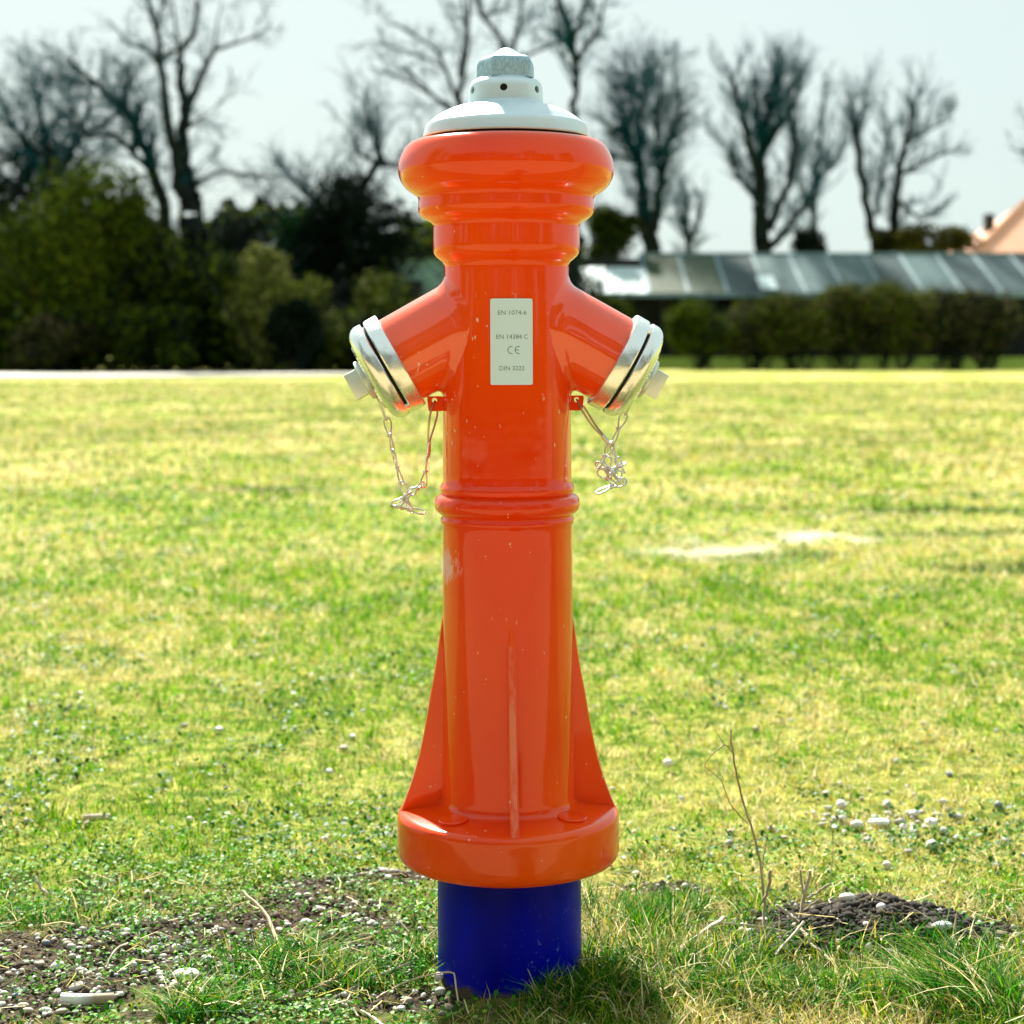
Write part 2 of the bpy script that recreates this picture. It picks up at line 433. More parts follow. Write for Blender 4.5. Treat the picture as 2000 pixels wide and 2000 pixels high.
# ------------------------------------------------------------------ grass
def blades(name, X, Y, H, W, lean, colr, segs=3, parent=None, curl=1.0, zoff=0.0, az=None):
    n = len(X); Z = height(X, Y) - 0.004 + zoff
    if az is None: az = RNG.uniform(0, 2 * np.pi, n)
    dx, dy = np.cos(az), np.sin(az); fa = RNG.uniform(0, 2 * np.pi, n) ; wx, wy = np.cos(fa), np.sin(fa)
    t = np.linspace(0, 1, segs + 1)
    VV = []; 
    for k in range(segs + 1):
        off = lean * H * (t[k] ** 1.8) ; z = H * t[k] * (1 - 0.35 * curl * lean * t[k])
        cxk = X + dx * off; cyk = Y + dy * off; zk = Z + z; w = W * (1 - t[k]) ** 0.6 * (1 if k < segs else 0)
        if k < segs:
            VV.append(np.stack([cxk - wx * w, cyk - wy * w, zk], -1)); VV.append(np.stack([cxk + wx * w, cyk + wy * w, zk], -1))
        else: VV.append(np.stack([cxk, cyk, zk], -1))
    nv = 2 * segs + 1
    Vv = np.stack(VV, 1).reshape(-1, 3); base = np.arange(n)[:, None] * nv
    loops = []; 
    pat = []; sz = []
    for k in range(segs - 1): pat += [2 * k, 2 * k + 1, 2 * k + 3, 2 * k + 2]; sz.append(4)
    k = segs - 1; pat += [2 * k, 2 * k + 1, 2 * k + 2]; sz.append(3)
    loops = (base + np.array(pat)[None]).ravel(); sizes = np.tile(sz, n)
    col = np.repeat(colr, nv, axis=0)
    return np_mesh(name, Vv, loops, sizes, M_blade, parent, False, col)
def sample(n, d0, d1, margin=1.25, power=1.0):
    """density falls with distance"""
    u = RNG.random(n)
    if abs(power - 2) < 1e-6: D = d0 * (d1 / d0) ** u
    else:
        e = 2 - power; D = (d0 ** e + u * (d1 ** e - d0 ** e)) ** (1 / e)
    X = RNG.uniform(-1, 1, n) * (0.32 * D * margin + 0.1)
    return X, D
def grass_color(X, Y, gboost=0.0):
    n = len(X); g = np.clip(green(X, Y) + gboost, 0.08, 0.93)
    isg = RNG.random(n) < g
    c = np.where(isg[:, None], GREEN[RNG.integers(0, 4, n)], STRAW[RNG.integers(0, 4, n)])
    c = c * RNG.uniform(0.65, 1.25, (n, 1)) * 0.94 * (1 - 0.30 * np.clip((Y - 5) / 8, 0, 1))[:, None]
    dk = darkp(X, Y)[:, None]; c = c * (1 - 0.0 * dk)
    c = np.where((RNG.random((n, 1)) < dk * 0.8), np.array([[0.045, 0.10, 0.01]]) * RNG.uniform(.6, 1.3, (n, 1)), c)
    return c, isg
# foreground and middle lawn
X, Y = sample(300000, 1.72, 7.0, 1.6, 1.6)
keep = (RNG.random(len(X)) < np.clip((7.0 - Y) / 2.2, 0, 1)) & (RNG.random(len(X)) > soil(X, Y) * 1.05) & (RNG.random(len(X)) > sandy(X, Y)) & (((X - (-0.003)) ** 2 + (Y - 2.0) ** 2) > 0.087 ** 2)
# thin cover close up on the left where it is gravel and weeds
leftthin = np.clip((-X - 0.05) / 0.1, 0, 1) * np.clip((2.36 - Y) / 0.12, 0, 1)
keep &= RNG.random(len(X)) > 0.82 * leftthin
keep &= ~((np.abs(X + .045) < .075) & (Y < 1.94) & (RNG.random(len(X)) < .5))
X, Y = X[keep], Y[keep]
c, isg = grass_color(X, Y)
n = len(X)
nearf = np.clip((2.35 - Y) / 0.3, 0, 1)
H = RNG.uniform(0.008, 0.024, n) * (0.35 + 1.5 * fbm(X * 24, Y * 16, 61, 3)) * (1 + 0.25 * np.clip(Y - 3, 0, 3)) * (1 + 0.9 * nearf * (X > 0))
W = RNG.uniform(0.0006, 0.0013, n) * (1 + 0.35 * np.clip(Y - 2.3, 0, 4))
lawn = blades('lawn_grass', X, Y, H, W, RNG.uniform(0.2, 1.3, n), c, 2)
tag(lawn, kind='stuff'); tag(lawn, 'short mixed green and straw yellow lawn grass around the hydrant', 'grass')
# far lawn, coarser tufts
X, Y = sample(180000, 4.8, 40, 1.35, 1.75)
keep = (RNG.random(len(X)) < np.clip((Y - 4.8) / 2.2, 0, 1)) & (RNG.random(len(X)) > sandy(X, Y)) & (Y < 37.5); X, Y = X[keep], Y[keep]
c, isg = grass_color(X, Y); n = len(X)
sc_ = Y / 6.0
far_g = blades('far_lawn_grass', X, Y, RNG.uniform(0.012, 0.03, n) * np.minimum(sc_, 1.7), RNG.uniform(0.003, 0.006, n) * sc_ ** 0.8, RNG.uniform(0.3, 1.6, n), c, 2)
tag(far_g, 'pale yellow green lawn stretching to the shrubs', 'grass', kind='stuff')

# longer foreground grass on the right and by the pipe
def patch_pts(n, px, py, rx, ry):
    gx_, gy_ = gpx(px, py); return gx_ + RNG.normal(0, rx, n), gy_ + RNG.normal(0, ry, n)
XX = []; YY = []
for n_, px, py, rx, ry in [(1500, 1230, 1920, 0.10, 0.045), (1300, 1420, 1930, 0.09, 0.05), (700, 1080, 1965, 0.05, 0.018), (260, 985, 1990, 0.03, 0.008), (900, 1560, 1960, 0.08, 0.03), (800, 1250, 1800, 0.08, 0.05),
                           (800, 1900, 1950, 0.06, 0.03), (350, 540, 1890, 0.04, 0.02), (500, 640, 1930, 0.05, 0.02), (150, 830, 1890, 0.02, 0.03), (350, 1800, 1880, .06, .015), (300, 100, 1800, .08, .03)]:
    a, b = patch_pts(n_, px, py, rx, ry); XX.append(a); YY.append(b)
X = np.concatenate(XX); Y = np.concatenate(YY); k = (((X + 0.003) ** 2 + (Y - 2.0) ** 2) > 0.088 ** 2) & (Y > 1.7) & ~((np.abs(X + .045) < .07) & (Y < 1.95)) & (gs(X, Y, MH[0], MH[1] , 0.10, 0.08) < 0.45)
X, Y = X[k], Y[k]; n = len(X)
g = RNG.random(n) < 0.8
dark = np.array([(0.015, 0.14, 0.003), (0.045, 0.22, 0.003), (0.10, 0.28, 0.003), (0.008, 0.085, 0.010)])
c = np.where(g[:, None], dark[RNG.integers(0, 4, n)], STRAW[RNG.integers(0, 4, n)]) * RNG.uniform(0.7, 1.2, (n, 1))
tuft = blades('tall_grass', X, Y, RNG.uniform(0.015, 0.055, n), RNG.uniform(0.0007, 0.0016, n), RNG.uniform(0.2, 1.6, n), c, 4, curl=0.9)
tag(tuft, 'longer dark green grass with straw blades beside the blue pipe', 'grass', kind='stuff')

def tussock(px, py, n, h0, h1, rad, azc, azs, label, leanr=(0.6, 1.5)):
    gx_, gy_ = gpx(px, py); rr = np.sqrt(RNG.random(n)) * rad; th = RNG.uniform(0, 2 * np.pi, n)
    X = gx_ + rr * np.cos(th); Y = gy_ + rr * np.sin(th) * 0.7
    g = RNG.random(n) < 0.8
    c = np.where(g[:, None], dark[RNG.integers(0, 4, n)] * 1.1, STRAW[RNG.integers(0, 4, n)]) * RNG.uniform(0.8, 1.25, (n, 1))
    o = blades('grass_tussock', X, Y, RNG.uniform(h0, h1, n), RNG.uniform(0.0008, 0.0017, n), RNG.uniform(*leanr, n), c, 6, az=RNG.normal(azc, azs, n), curl=1.0)
    return tag(o, label, 'grass tuft', 'grass tufts in the foreground')
tussock(1900, 1985, 420, 0.05, 0.115, 0.06, math.radians(140), 1.0, 'large arching green grass tuft in the lower right corner')
tussock(390, 1990, 260, 0.03, 0.065, 0.045, math.radians(90), 1.6, 'dark green grass tuft right of the pale stick, lower left')
tussock(1270, 1850, 160, 0.04, 0.075, 0.035, math.radians(70), 1.4, 'upright green grass tuft right of the blue pipe', (0.2, 1.0))
tussock(1330, 1800, 110, 0.03, 0.06, 0.03, math.radians(90), 1.4, 'grass tuft between the blue pipe and the tall dry weed', (0.2, 1.0))
tussock(600, 1880, 120, 0.025, 0.05, 0.03, math.radians(20), 1.2, 'small bright grass tuft at the foot of the dry stalk, left of the pipe')

# ------------------------------------------------------------------ pebbles, crumbs, weeds
_b = bmesh.new(); bmesh.ops.create_icosphere(_b, subdivisions=2, radius=1); ICO = np.array([v.co[:] for v in _b.verts]); ICF = np.array([[v.index for v in f.verts] for f in _b.faces]); _b.free()
_b = bmesh.new(); bmesh.ops.create_icosphere(_b, subdivisions=1, radius=1); ICO1 = np.array([v.co[:] for v in _b.verts]); ICF1 = np.array([[v.index for v in f.verts] for f in _b.faces]); _b.free()
def lumps(name, X, Y, R, colr, m, flat=(0.45, 0.8), jit=0.12, low=False, zfrac=0.3, zadd=0, smooth=True):
    I, F = (ICO1, ICF1) if low else (ICO, ICF)
    n = len(X); nv = len(I)
    sc3 = np.stack([RNG.uniform(0.8, 1.3, n), RNG.uniform(0.65, 1.0, n), RNG.uniform(*flat, n)], -1) * R[:, None]
    P = I[None] * (1 + jit * RNG.normal(0, 1, (n, nv, 1))) * sc3[:, None]
    a = RNG.uniform(0, 2 * np.pi, n)[:, None]; tl = RNG.normal(0, 0.25, n)[:, None]
    x = P[..., 0] * np.cos(a) - P[..., 1] * np.sin(a); y = P[..., 0] * np.sin(a) + P[..., 1] * np.cos(a); z = P[..., 2]
    y, z = y * np.cos(tl) - z * np.sin(tl), y * np.sin(tl) + z * np.cos(tl)
    Z = height(X, Y) + R * zfrac + zadd
    Vv = np.stack([x + X[:, None], y + Y[:, None], z + Z[:, None]], -1).reshape(-1, 3)
    Fv = (F[None] + (np.arange(n) * nv)[:, None, None]).reshape(-1, 3)
    return quads(name, Vv, Fv, m, None, smooth, np.repeat(colr, nv, 0))
# gravel lies where the turf is bare
X, Y = sample(26000, 1.78, 2.75, 1.15, 1.0)
p = soil(X, Y) * np.where(gs(X, Y, MH[0], MH[1], 0.14, 0.12) > 0.4, 0.22, 0.6) + 0.012 + 0.08 * np.clip((-X - .05) / .1, 0, 1) * np.clip((2.36 - Y) / 0.12, 0, 1)
k = RNG.random(len(X)) < p * 0.42; k &= ((X + 0.003) ** 2 + (Y - 2.0) ** 2) > 0.092 ** 2
X, Y = X[k], Y[k]; n = len(X)
PC = np.array([(0.52, 0.50, 0.44), (0.72, 0.71, 0.66), (0.34, 0.33, 0.30), (0.46, 0.38, 0.27), (0.60, 0.52, 0.40), (0.25, 0.30, 0.34), (0.8, 0.8, 0.77)])
gravel = lumps('gravel', X, Y, np.clip(RNG.lognormal(-5.75, 0.42, n), 0.0014, 0.0085), PC[RNG.integers(0, 7, n)] * RNG.uniform(0.75, 1.1, (n, 1)), M_pebble, jit=0.035)
tag(gravel, 'small grey and white gravel in the bare soil patches', 'gravel', kind='stuff')
X, Y = sample(42000, 1.78, 2.7, 1.15, 1.0); k = RNG.random(len(X)) < soil(X, Y) * 0.75
k &= ((X + 0.003) ** 2 + (Y - 2.0) ** 2) > 0.09 ** 2
Xm = MH[0] + RNG.normal(0, 0.080, 15000); Ym = MH[1] + RNG.normal(0, 0.052, 15000)
X = np.concatenate([X[k], Xm]); Y = np.concatenate([Y[k], Ym]); n = len(X)
SC = np.array([(0.045, 0.034, 0.022), (0.075, 0.055, 0.035), (0.028, 0.021, 0.014), (0.13, 0.10, 0.065)])
crumbs = lumps('soil_crumbs', X, Y, np.clip(RNG.lognormal(-6.75, 0.75, n), 0.0005, 0.0075), SC[RNG.integers(0, 4, n)] * RNG.uniform(0.7, 1.2, (n, 1)) * (0.40 + 0.8 * (gs(X, Y, MH[0], MH[1], .15, .12) < .35))[:, None], M_crumb, (0.6, 1.0), 0.28, True, smooth=False)  # molehill crumbs coloured darker, shade of its unlit front painted in
tag(crumbs, 'dark crumbly earth on the molehill and bare patches', 'soil', kind='stuff')
# small pale stones lying in the lawn further off
X, Y = sample(170, 2.4, 7.5, 1.1, 1.3)
lumpz = lumps('lawn_pebbles', X, Y, RNG.uniform(0.002, 0.0078, len(X)), PC[RNG.integers(0, 7, len(X))], M_pebble, jit=0.07, zfrac=0.75)
tag(lumpz, 'scattered small pale pebbles among the lawn grass', 'pebbles', kind='stuff')
a, b = patch_pts(110, 1740, 1600, 0.07, 0.09)
lz = lumps('chalky_gravel', a, b, np.clip(RNG.lognormal(-5.6, .5, 110), .0015, .010), np.array([(.8, .8, .77), (.6, .6, .55), (.45, .44, .4)])[RNG.integers(0, 3, 110)], M_pebble, jit=0.09, zfrac=.8)
tag(lz, 'loose patch of white gravel in the lawn behind the molehill', 'gravel', kind='stuff')

# low weeds: little oval leaves close to the soil
def leaflets(name, X, Y, size, colr, label, zmax=0.012):
    n = len(X); Z = height(X, Y) + RNG.uniform(0.002, zmax, n)
    a = RNG.uniform(0, 2 * np.pi, n); tilt = RNG.uniform(-0.1, 0.9, n)
    ux = np.stack([np.cos(a) * np.cos(tilt), np.sin(a) * np.cos(tilt), np.sin(tilt)], -1); vy = np.stack([-np.sin(a), np.cos(a), RNG.normal(0, .25, n)], -1)
    shp = [(0, 0, 0), (0.3, 0.34, .06), (0.72, 0.33, .06), (1, 0, -.02), (0.72, -0.33, .06), (0.3, -0.34, .06)]
    P = np.stack([X, Y, Z], -1)
    Vv = np.stack([P + ux * (s * size)[:, None] + vy * (t * size)[:, None] + np.array([0, 0, 1.0]) * (q * size)[:, None] for s, t, q in shp], 1).reshape(-1, 3)
    b = np.arange(n)[:, None] * 6
    F = np.concatenate([b + np.array([[0, 1, 2, 3]]), b + np.array([[0, 3, 4, 5]])], 1).reshape(-1, 4)
    return tag(quads(name, Vv, F, M_leaf, None, False, np.repeat(colr, 6, 0)), label, 'weeds', kind='stuff')
X, Y = sample(80000, 1.78, 2.62, 1.15, 1.0)
p = 0.75 * np.clip((-X - .03) / .1, 0, 1) * np.clip((2.5 - Y) / 0.1, 0, 1) * (fbm(X * 14, Y * 14, 50) > 0.44) + 0.22 * (X > 0.25) * (Y > 2.2) * (fbm(X * 10, Y * 10, 52) > 0.52) + 0.16
k = (RNG.random(len(X)) < p * 0.75) & (RNG.random(len(X)) > 0.45 * soil(X, Y)) & (gs(X, Y, MH[0], MH[1], 0.11, 0.09) < 0.4) & (((X + 0.003) ** 2 + (Y - 2.0) ** 2) > 0.09 ** 2)
X, Y = X[k], Y[k]; n = len(X)
LC = np.array([(0.04, 0.22, 0.004), (0.09, 0.32, 0.006), (0.20, 0.42, 0.03), (0.02, 0.12, 0.006)])
leaflets('ground_cover', X, Y, RNG.uniform(0.003, 0.008, n), LC[RNG.integers(0, 4, n)] * RNG.uniform(.8, 1.2, (n, 1)), 'low bright green leafy weeds between the gravel and the lawn')

X, Y = sample(60000, 2.4, 9.0, 1.15, 1.5)
k = (fbm(X * 5.5, Y * 3.6, 81, 3) > 0.60) | (fbm(X * 17, Y * 11, 83, 2) > 0.74); k &= RNG.random(len(X)) < .8; X, Y = X[k], Y[k]; n = len(X)
leaflets('lawn_weeds', X, Y, RNG.uniform(0.004, 0.009, n) * (1 + .12 * Y), np.array([(0.02, 0.13, 0.002), (0.05, 0.20, 0.002), (0.012, 0.07, 0.004)])[RNG.integers(0, 3, n)], 'darker green weed clumps scattered through the lawn', 0.022)
def stone(px, py, r, col_, label, sx=1.0, sy=0.7, sz=0.55, rot=0.0, lift=0.35, cat='stone', hoff=0.0):
    gx_, gy_ = gpx(px, py, hoff); V_ = ICO * (1 + 0.05 * np.array([vn(v[0] * 2 + px, v[1] * 2 + v[2] * 2 + py) - .5 for v in ICO])[:, None] * 3)
    V_ = V_ * np.array([sx, sy, sz]) * r; cr, sr = math.cos(rot), math.sin(rot)
    V_ = np.stack([V_[:, 0] * cr - V_[:, 2] * sr, V_[:, 1], V_[:, 0] * sr + V_[:, 2] * cr], -1)
    o = quads('stone', V_, ICF, M_pebble, None, True, np.tile(np.array(col_), (len(V_), 1)))
    sub = o.modifiers.new('smooth', 'SUBSURF'); sub.levels = 1; sub.render_levels = 1
    o.location = (gx_, gy_, float(height(gx_, gy_)) + r * sz * lift)
    return tag(o, label, cat, 'single stones on the ground')
stone(380, 1958, 0.0165, (0.70, 0.62, 0.50), 'flat pale round stone right of the short stick, lower left', 1, .7, .55)
stone(365, 1915, 0.0185, (0.78, 0.76, 0.68), 'broad whitish crusted stone above the flat round stone', 1.1, .7, .4)
stone(112, 1896, 0.0095, (0.80, 0.80, 0.78), 'white rounded stone in the gravel at the left', 1, .8, .7, 0.3)
stone(160, 1903, 0.0085, (0.72, 0.74, 0.76), 'white angular stone beside the rounded one in the gravel', 1, .7, .6, -0.3)
stone(155, 1878, 0.0062, (0.80, 0.80, 0.80), 'thin oval white pebble lying flat in the left gravel', 1.2, .7, .5)
stone(283, 1871, 0.0062, (0.75, 0.78, 0.82), 'white oval pebble in the middle of the left gravel', 1.1, .8, .6)
stone(33, 1953, 0.0055, (0.22, 0.32, 0.42), 'blue grey pebble left of the short stick', 1.2, .8, .6)
stone(88, 1982, 0.0060, (0.62, 0.66, 0.66), 'grey oval pebble below the short stick', 1.2, .8, .6)
stone(45, 1973, 0.0062, (0.50, 0.42, 0.28), 'tan oval pebble at the lower left edge', 1.2, .8, .6)
stone(258, 1893, 0.0068, (0.74, 0.78, 0.80), 'bluish white tilted stone above the crusted stone', 1, .8, .8, 0.5)
stone(598, 1815, 0.0080, (0.85, 0.85, 0.82), 'white oval stone left of the hydrant between weeds', 1.1, .8, .7)
stone(1840, 1822, 0.0125, (0.62, 0.66, 0.64), 'smooth grey oval pebble resting on top of the molehill', 1.15, .75, .5, 0.12, 0.9, hoff=0.022)
stone(1697, 1828, 0.0065, (0.66, 0.64, 0.52), 'pale upright pebble in the front of the molehill', .8, .8, 1.1, 0, .8, hoff=0.035)
stone(1655, 1793, 0.0100, (0.72, 0.70, 0.64), 'pale stone at the upper left of the molehill', 1.2, .8, .6, 0, .9, hoff=0.02)
stone(1722, 1790, 0.0075, (0.85, 0.85, 0.85), 'small white stone on the crest of the molehill', 1, .8, .8, 0, .9, hoff=0.03)
stone(1663, 1892, 0.0058, (0.60, 0.64, 0.62), 'small grey pebble at the foot of the molehill', .9, .8, 1, 0, .6)
stone(857, 1932, 0.0062, (0.68, 0.68, 0.58), 'small cream pebble touching the left of the blue pipe, upper one', 1, .9, .8, 0, 2.3)
stone(860, 1946, 0.0064, (0.52, 0.52, 0.44), 'small grey pebble touching the left of the blue pipe, lower one', 1, .9, .8, 0, 1.0)
stone(1305, 1500, 0.0095, (0.85, 0.86, 0.84), 'white stone in the lawn right of the hydrant base', 1, .9, .9, 0, 1.6)
stone(643, 1508, 0.0075, (0.85, 0.86, 0.84), 'white stone in the lawn left of the hydrant base', 1, .9, .7, 0, 1.6)
stone(428, 1440, 0.0085, (0.85, 0.86, 0.84), 'small white stone alone in the left part of the lawn', 1.1, .9, .6, 0, 1.6)
stone(1716, 1608, 0.014, (0.82, 0.84, 0.84), 'broad white stone in the loose gravel behind the molehill', 1.3, .8, .45, 0, 1.8)

# sticks and dry stems
def stems(name, lines, label, cat, colr=(0.55, 0.45, 0.28), group=None, sides=6):
    root = None; bm = bmesh.new()
    for pts, r in lines:
        cp = curve_pts(pts, 4); n = len(cp)
        rr = [r[0] + (r[1] - r[0]) * i / (n - 1) for i in range(n)]
        for i in range(1, n - 1): cp[i] = cp[i] + Vector((random.gauss(0, 1), random.gauss(0, 1), random.gauss(0, 1))) * (rr[i] if rr[i] < .004 else 0) * 0.35
        tube_bm(cp, rr, sides, bm=bm)
    o = bm_obj(name, bm, M_drytwig, None, True, 60)
    a = o.data.color_attributes.new('tint', 'FLOAT_COLOR', 'POINT')
    nv = len(o.data.vertices); c4 = np.ones((nv, 4), np.float32); c4[:, :3] = np.array(colr) * np.repeat(RNG.uniform(0.75, 1.25, (nv // sides + 1, 1)), sides, 0)[:nv]
    a.data.foreach_set('color', c4.ravel())
    return tag(o, label, cat, group)
def wl(pts, d): return [wpx(x, y, d + (z or 0)) for x, y, z in [(p if len(p) == 3 else (*p, 0)) for p in pts]]
dw = 2.08
px_ = 0.5 * dw / FP
stems('dry_weed', [
    (wl([(1478, 1880), (1492, 1800), (1490, 1730, .01), (1475, 1640, .02), (1455, 1580, .02), (1440, 1520, .01), (1430, 1460), (1427, 1425)], dw), (5.5 * px_, 3.2 * px_)),
    (wl([(1460, 1608, .02), (1430, 1575), (1413, 1535), (1407, 1522), (1376, 1497)], dw), (2.4 * px_, 1.6 * px_)),
    (wl([(1430, 1470), (1415, 1455), (1395, 1470, -.01), (1378, 1490), (1377, 1505)], dw), (2.6 * px_, 1.6 * px_)),
    (wl([(1415, 1455), (1405, 1440), (1396, 1425)], dw), (2 * px_, 1 * px_)),
    (wl([(1500, 1629), (1478, 1641), (1440, 1651), (1400, 1651)], dw - .01), (2 * px_, 1.4 * px_)),
    (wl([(1488, 1700), (1492, 1670), (1497, 1635)], dw), (2.6 * px_, 1.5 * px_)),
    (wl([(1490, 1760), (1502, 1730), (1506, 1700)], dw), (6 * px_, 7 * px_)),
    ], 'tall thin dry weed stalk with bent side twigs right of the hydrant', 'dry weed', (0.45, 0.36, 0.24))
stems('dry_weed', [
    (wl([(1555, 1840), (1563, 1790), (1575, 1740), (1582, 1700)], 2.12), (7 * px_, 6 * px_)),
    (wl([(1572, 1755), (1566, 1725), (1563, 1698)], 2.12), (5 * px_, 4 * px_)),
    (wl([(1578, 1755), (1600, 1740), (1622, 1728)], 2.12), (5 * px_, 4.5 * px_)),
    (wl([(1566, 1782), (1585, 1766), (1603, 1754)], 2.12), (3.4 * px_, 2 * px_)),
    (wl([(1552, 1790), (1542, 1755), (1538, 1720)], 2.12), (3 * px_, 2 * px_)),
    (wl([(1560, 1800), (1540, 1785), (1515, 1768)], 2.10), (7 * px_, 6 * px_)),
    ], 'cluster of broken dry stubs standing left of the molehill', 'dry weed', (0.50, 0.42, 0.32))
stems('dry_weed', [
    (wl([(1618, 1728), (1625, 1690), (1627, 1650), (1622, 1610), (1612, 1592)], 2.2), (1.7 * px_, 1.4 * px_)),
    ], 'fine curved dry stem rising behind the molehill', 'dry weed', (0.55, 0.47, 0.33))
grp = 'dead twigs lying in the foreground'
def gl(pts):
    out = []
    for x, y, h in pts:
        gx_, gy_ = gpx(x, y, h); out.append(Vector((gx_, gy_, max(h, float(height(gx_, gy_)) + 0.002))))
    return out
stems('twig', [(gl([(1310, 1870, .025), (1360, 1830, .03), (1413, 1792, .035)]), (.0022, .0026)), (gl([(1355, 1865, .02), (1385, 1820, .03)]), (.0012, .001))], 'pale dead twig slanting up to the right before the tall dry weed', 'twig', (0.66, 0.56, 0.44), grp)
stems('twig', [(gl([(1415, 1803, .035), (1500, 1812, .03), (1560, 1825, .02), (1640, 1850, .015)]), (.0016, .0008))], 'pale horizontal dead twig running into the dry stubs', 'twig', (0.68, 0.58, 0.46), grp)
stems('twig', [(gl([(1560, 1810, .03), (1590, 1850, .02), (1630, 1880, .012), (1665, 1900, .01)]), (.0026, .0014)), (gl([(1515, 1865, .02), (1570, 1800, .04)]), (.0013, .0018))], 'forked pale twig in front of the molehill', 'twig', (0.64, 0.55, 0.44), grp)
stems('twig', [(gl([(1945, 1850, .01), (1985, 1862, .01), (2030, 1868, .01)]), (.0034, .0030))], 'short pale twig at the right edge beside the molehill', 'twig', (0.8, 0.74, 0.62), grp)
stems('twig', [(gl([(1490, 1905, .02), (1515, 1945, .015), (1532, 1995, .01)]), (.0019, .0014))], 'grey twig pointing down out of the picture below the tall dry weed', 'twig', (0.42, 0.38, 0.32), grp)
stems('twig', [(gl([(475, 1742, .045), (520, 1790, .03), (545, 1850, .012), (560, 1885, .004)]), (.0019, .0028)), (gl([(505, 1775, .035), (480, 1765, .035), (470, 1772, .03)]), (.0008, .0006))], 'bent straw coloured stalk left of the hydrant', 'twig', (0.72, 0.58, 0.36), grp)
stems('twig', [(gl([(555, 1830, .02), (580, 1825, .025), (590, 1850, .012)]), (.0012, .0008))], 'thin hooked straw beside the bent stalk', 'twig', (0.7, 0.56, 0.34), grp)
stems('twig', [(gl([(207, 1890, .006), (225, 1855, .02), (250, 1842, .02)]), (.0014, .0012))], 'short curved pale twig in the left gravel', 'twig', (0.66, 0.6, 0.46), grp)
stems('twig', [(gl([(68, 1712, .03), (80, 1732, .018), (92, 1748, .01)]), (.0026, .0026))], 'short thick pale twig among the weeds near the left edge', 'twig', (0.7, 0.62, 0.48), grp)
stems('twig', [(gl([(640, 1965, .003), (720, 1915, .01), (800, 1880, .03)]), (.0016, .0012))], 'long grey dry stem leaning toward the left of the blue pipe', 'twig', (0.58, 0.52, 0.42), grp)
stems('twig', [(gl([(735, 1950, .01), (800, 1915, .018), (878, 1898, .032), (890, 1925, .02), (896, 1965, .004)]), (.0011, .0009))], 'thin straw bent like an elbow in front of the blue pipe', 'twig', (0.75, 0.62, 0.4), grp)
stems('twig', [(gl([(650, 1963, .006), (680, 1967, .006), (700, 1990, .003)]), (.0024, .0012)), (gl([(680, 1967, .006), (720, 1985, .004), (755, 2010, .003)]), (.0022, .0012))], 'pale forked root piece at the bottom left of the pipe', 'twig', (0.78, 0.7, 0.55), grp)
stems('twig', [(gl([(1103, 1868, .03), (1113, 1860, .036), (1121, 1876, .03), (1120, 1900, .022), (1110, 1925, .012)]), (.0012, .0009)), (gl([(1119, 1885, .025), (1060, 1898, .02), (1005, 1905, .016)]), (.0009, .0007)), (gl([(1121, 1876, .03), (1180, 1868, .026)]), (.0010, .0007))], 'curled bleached root wisps against the right front of the blue pipe', 'twig', (0.68, 0.6, 0.44), grp)
stems('twig', [(wl([(1184, 1858), (1165, 1810), (1138, 1748)], 2.02), (.0009, .0006))], 'thin stem leaning on the right side of the blue pipe', 'twig', (0.42, 0.32, 0.2), grp)
stems('twig', [(gl([(540, 1962, .006), (620, 1935, .008), (690, 1895, .012)]), (.0045, .006))], 'thick weathered brown root half buried left of the pipe', 'twig', (0.30, 0.22, 0.15), grp)
# short pale stick, lower left
st = stems('stick', [(gl([(120, 1952, .009), (170, 1953, .009), (222, 1950, .008)]), (.0072, .0062))], 'short white stick with a brownish right end in the lower left gravel', 'stick', (0.84, 0.83, 0.78), None, 10)
a = st.data.color_attributes['tint']; xs = [v.co.x for v in st.data.vertices]; xm = min(xs) + 0.62 * (max(xs) - min(xs))
for i, v in enumerate(st.data.vertices):
    if v.co.x > xm: a.data[i].color = (0.45, 0.36, 0.24, 1)
st2 = stems('stick', [(gl([(163, 1598, .012), (215, 1597, .012)]), (.0065, .0075))], 'thick pale tan stick piece lying in the lawn at the left', 'stick', (0.6, 0.5, 0.38))
# dry litter
nl = 520
X1, Y1 = sample(nl, 1.8, 2.35, 1.05, 1.0)
lb = bmesh.new()
for i in range(nl):
    x, y = X1[i], Y1[i]
    if (x + .003) ** 2 + (y - 2) ** 2 < .1 ** 2: continue
    a_ = random.uniform(0, 6.28); L_ = random.uniform(.012, .05); z = float(height(x, y)) + random.uniform(.003, .018)
    dx, dy = math.cos(a_) * L_, math.sin(a_) * L_
    tube_bm([(x, y, z), (x + dx * .5 + random.gauss(0, .004), y + dy * .5, z + random.uniform(-.004, .012)), (x + dx, y + dy, z + random.uniform(-.006, .006))], [random.uniform(.0004, .0009)] * 3, 3, bm=lb)
lit = bm_obj('straw_litter', lb, M_drytwig, None, True, 60)
a = lit.data.color_attributes.new('tint', 'FLOAT_COLOR', 'POINT'); nv = len(lit.data.vertices); c4 = np.ones((nv, 4), np.float32)
c4[:, :3] = np.repeat(STRAW[RNG.integers(0, 4, nv // 9 + 1)] * RNG.uniform(.8, 1.3, (nv // 9 + 1, 1)), 9, 0)[:nv]; a.data.foreach_set('color', c4.ravel())
tag(lit, 'loose dry straw lying over the foreground soil and grass', 'straw', kind='stuff')

# ------------------------------------------------------------------ the hydrant
hyd = empty('fire_hydrant', ((994 - 1000) * S, DH, 0), 'orange pillar fire hydrant with two capped side outlets on a blue pipe', 'fire hydrant')
hyd.rotation_euler = (0, -0.0035, math.radians(3.4))
def zy(y): return EYE + (680 - y) * S
def rp(pts): return [(r * S, zy(y)) for r, y in pts]

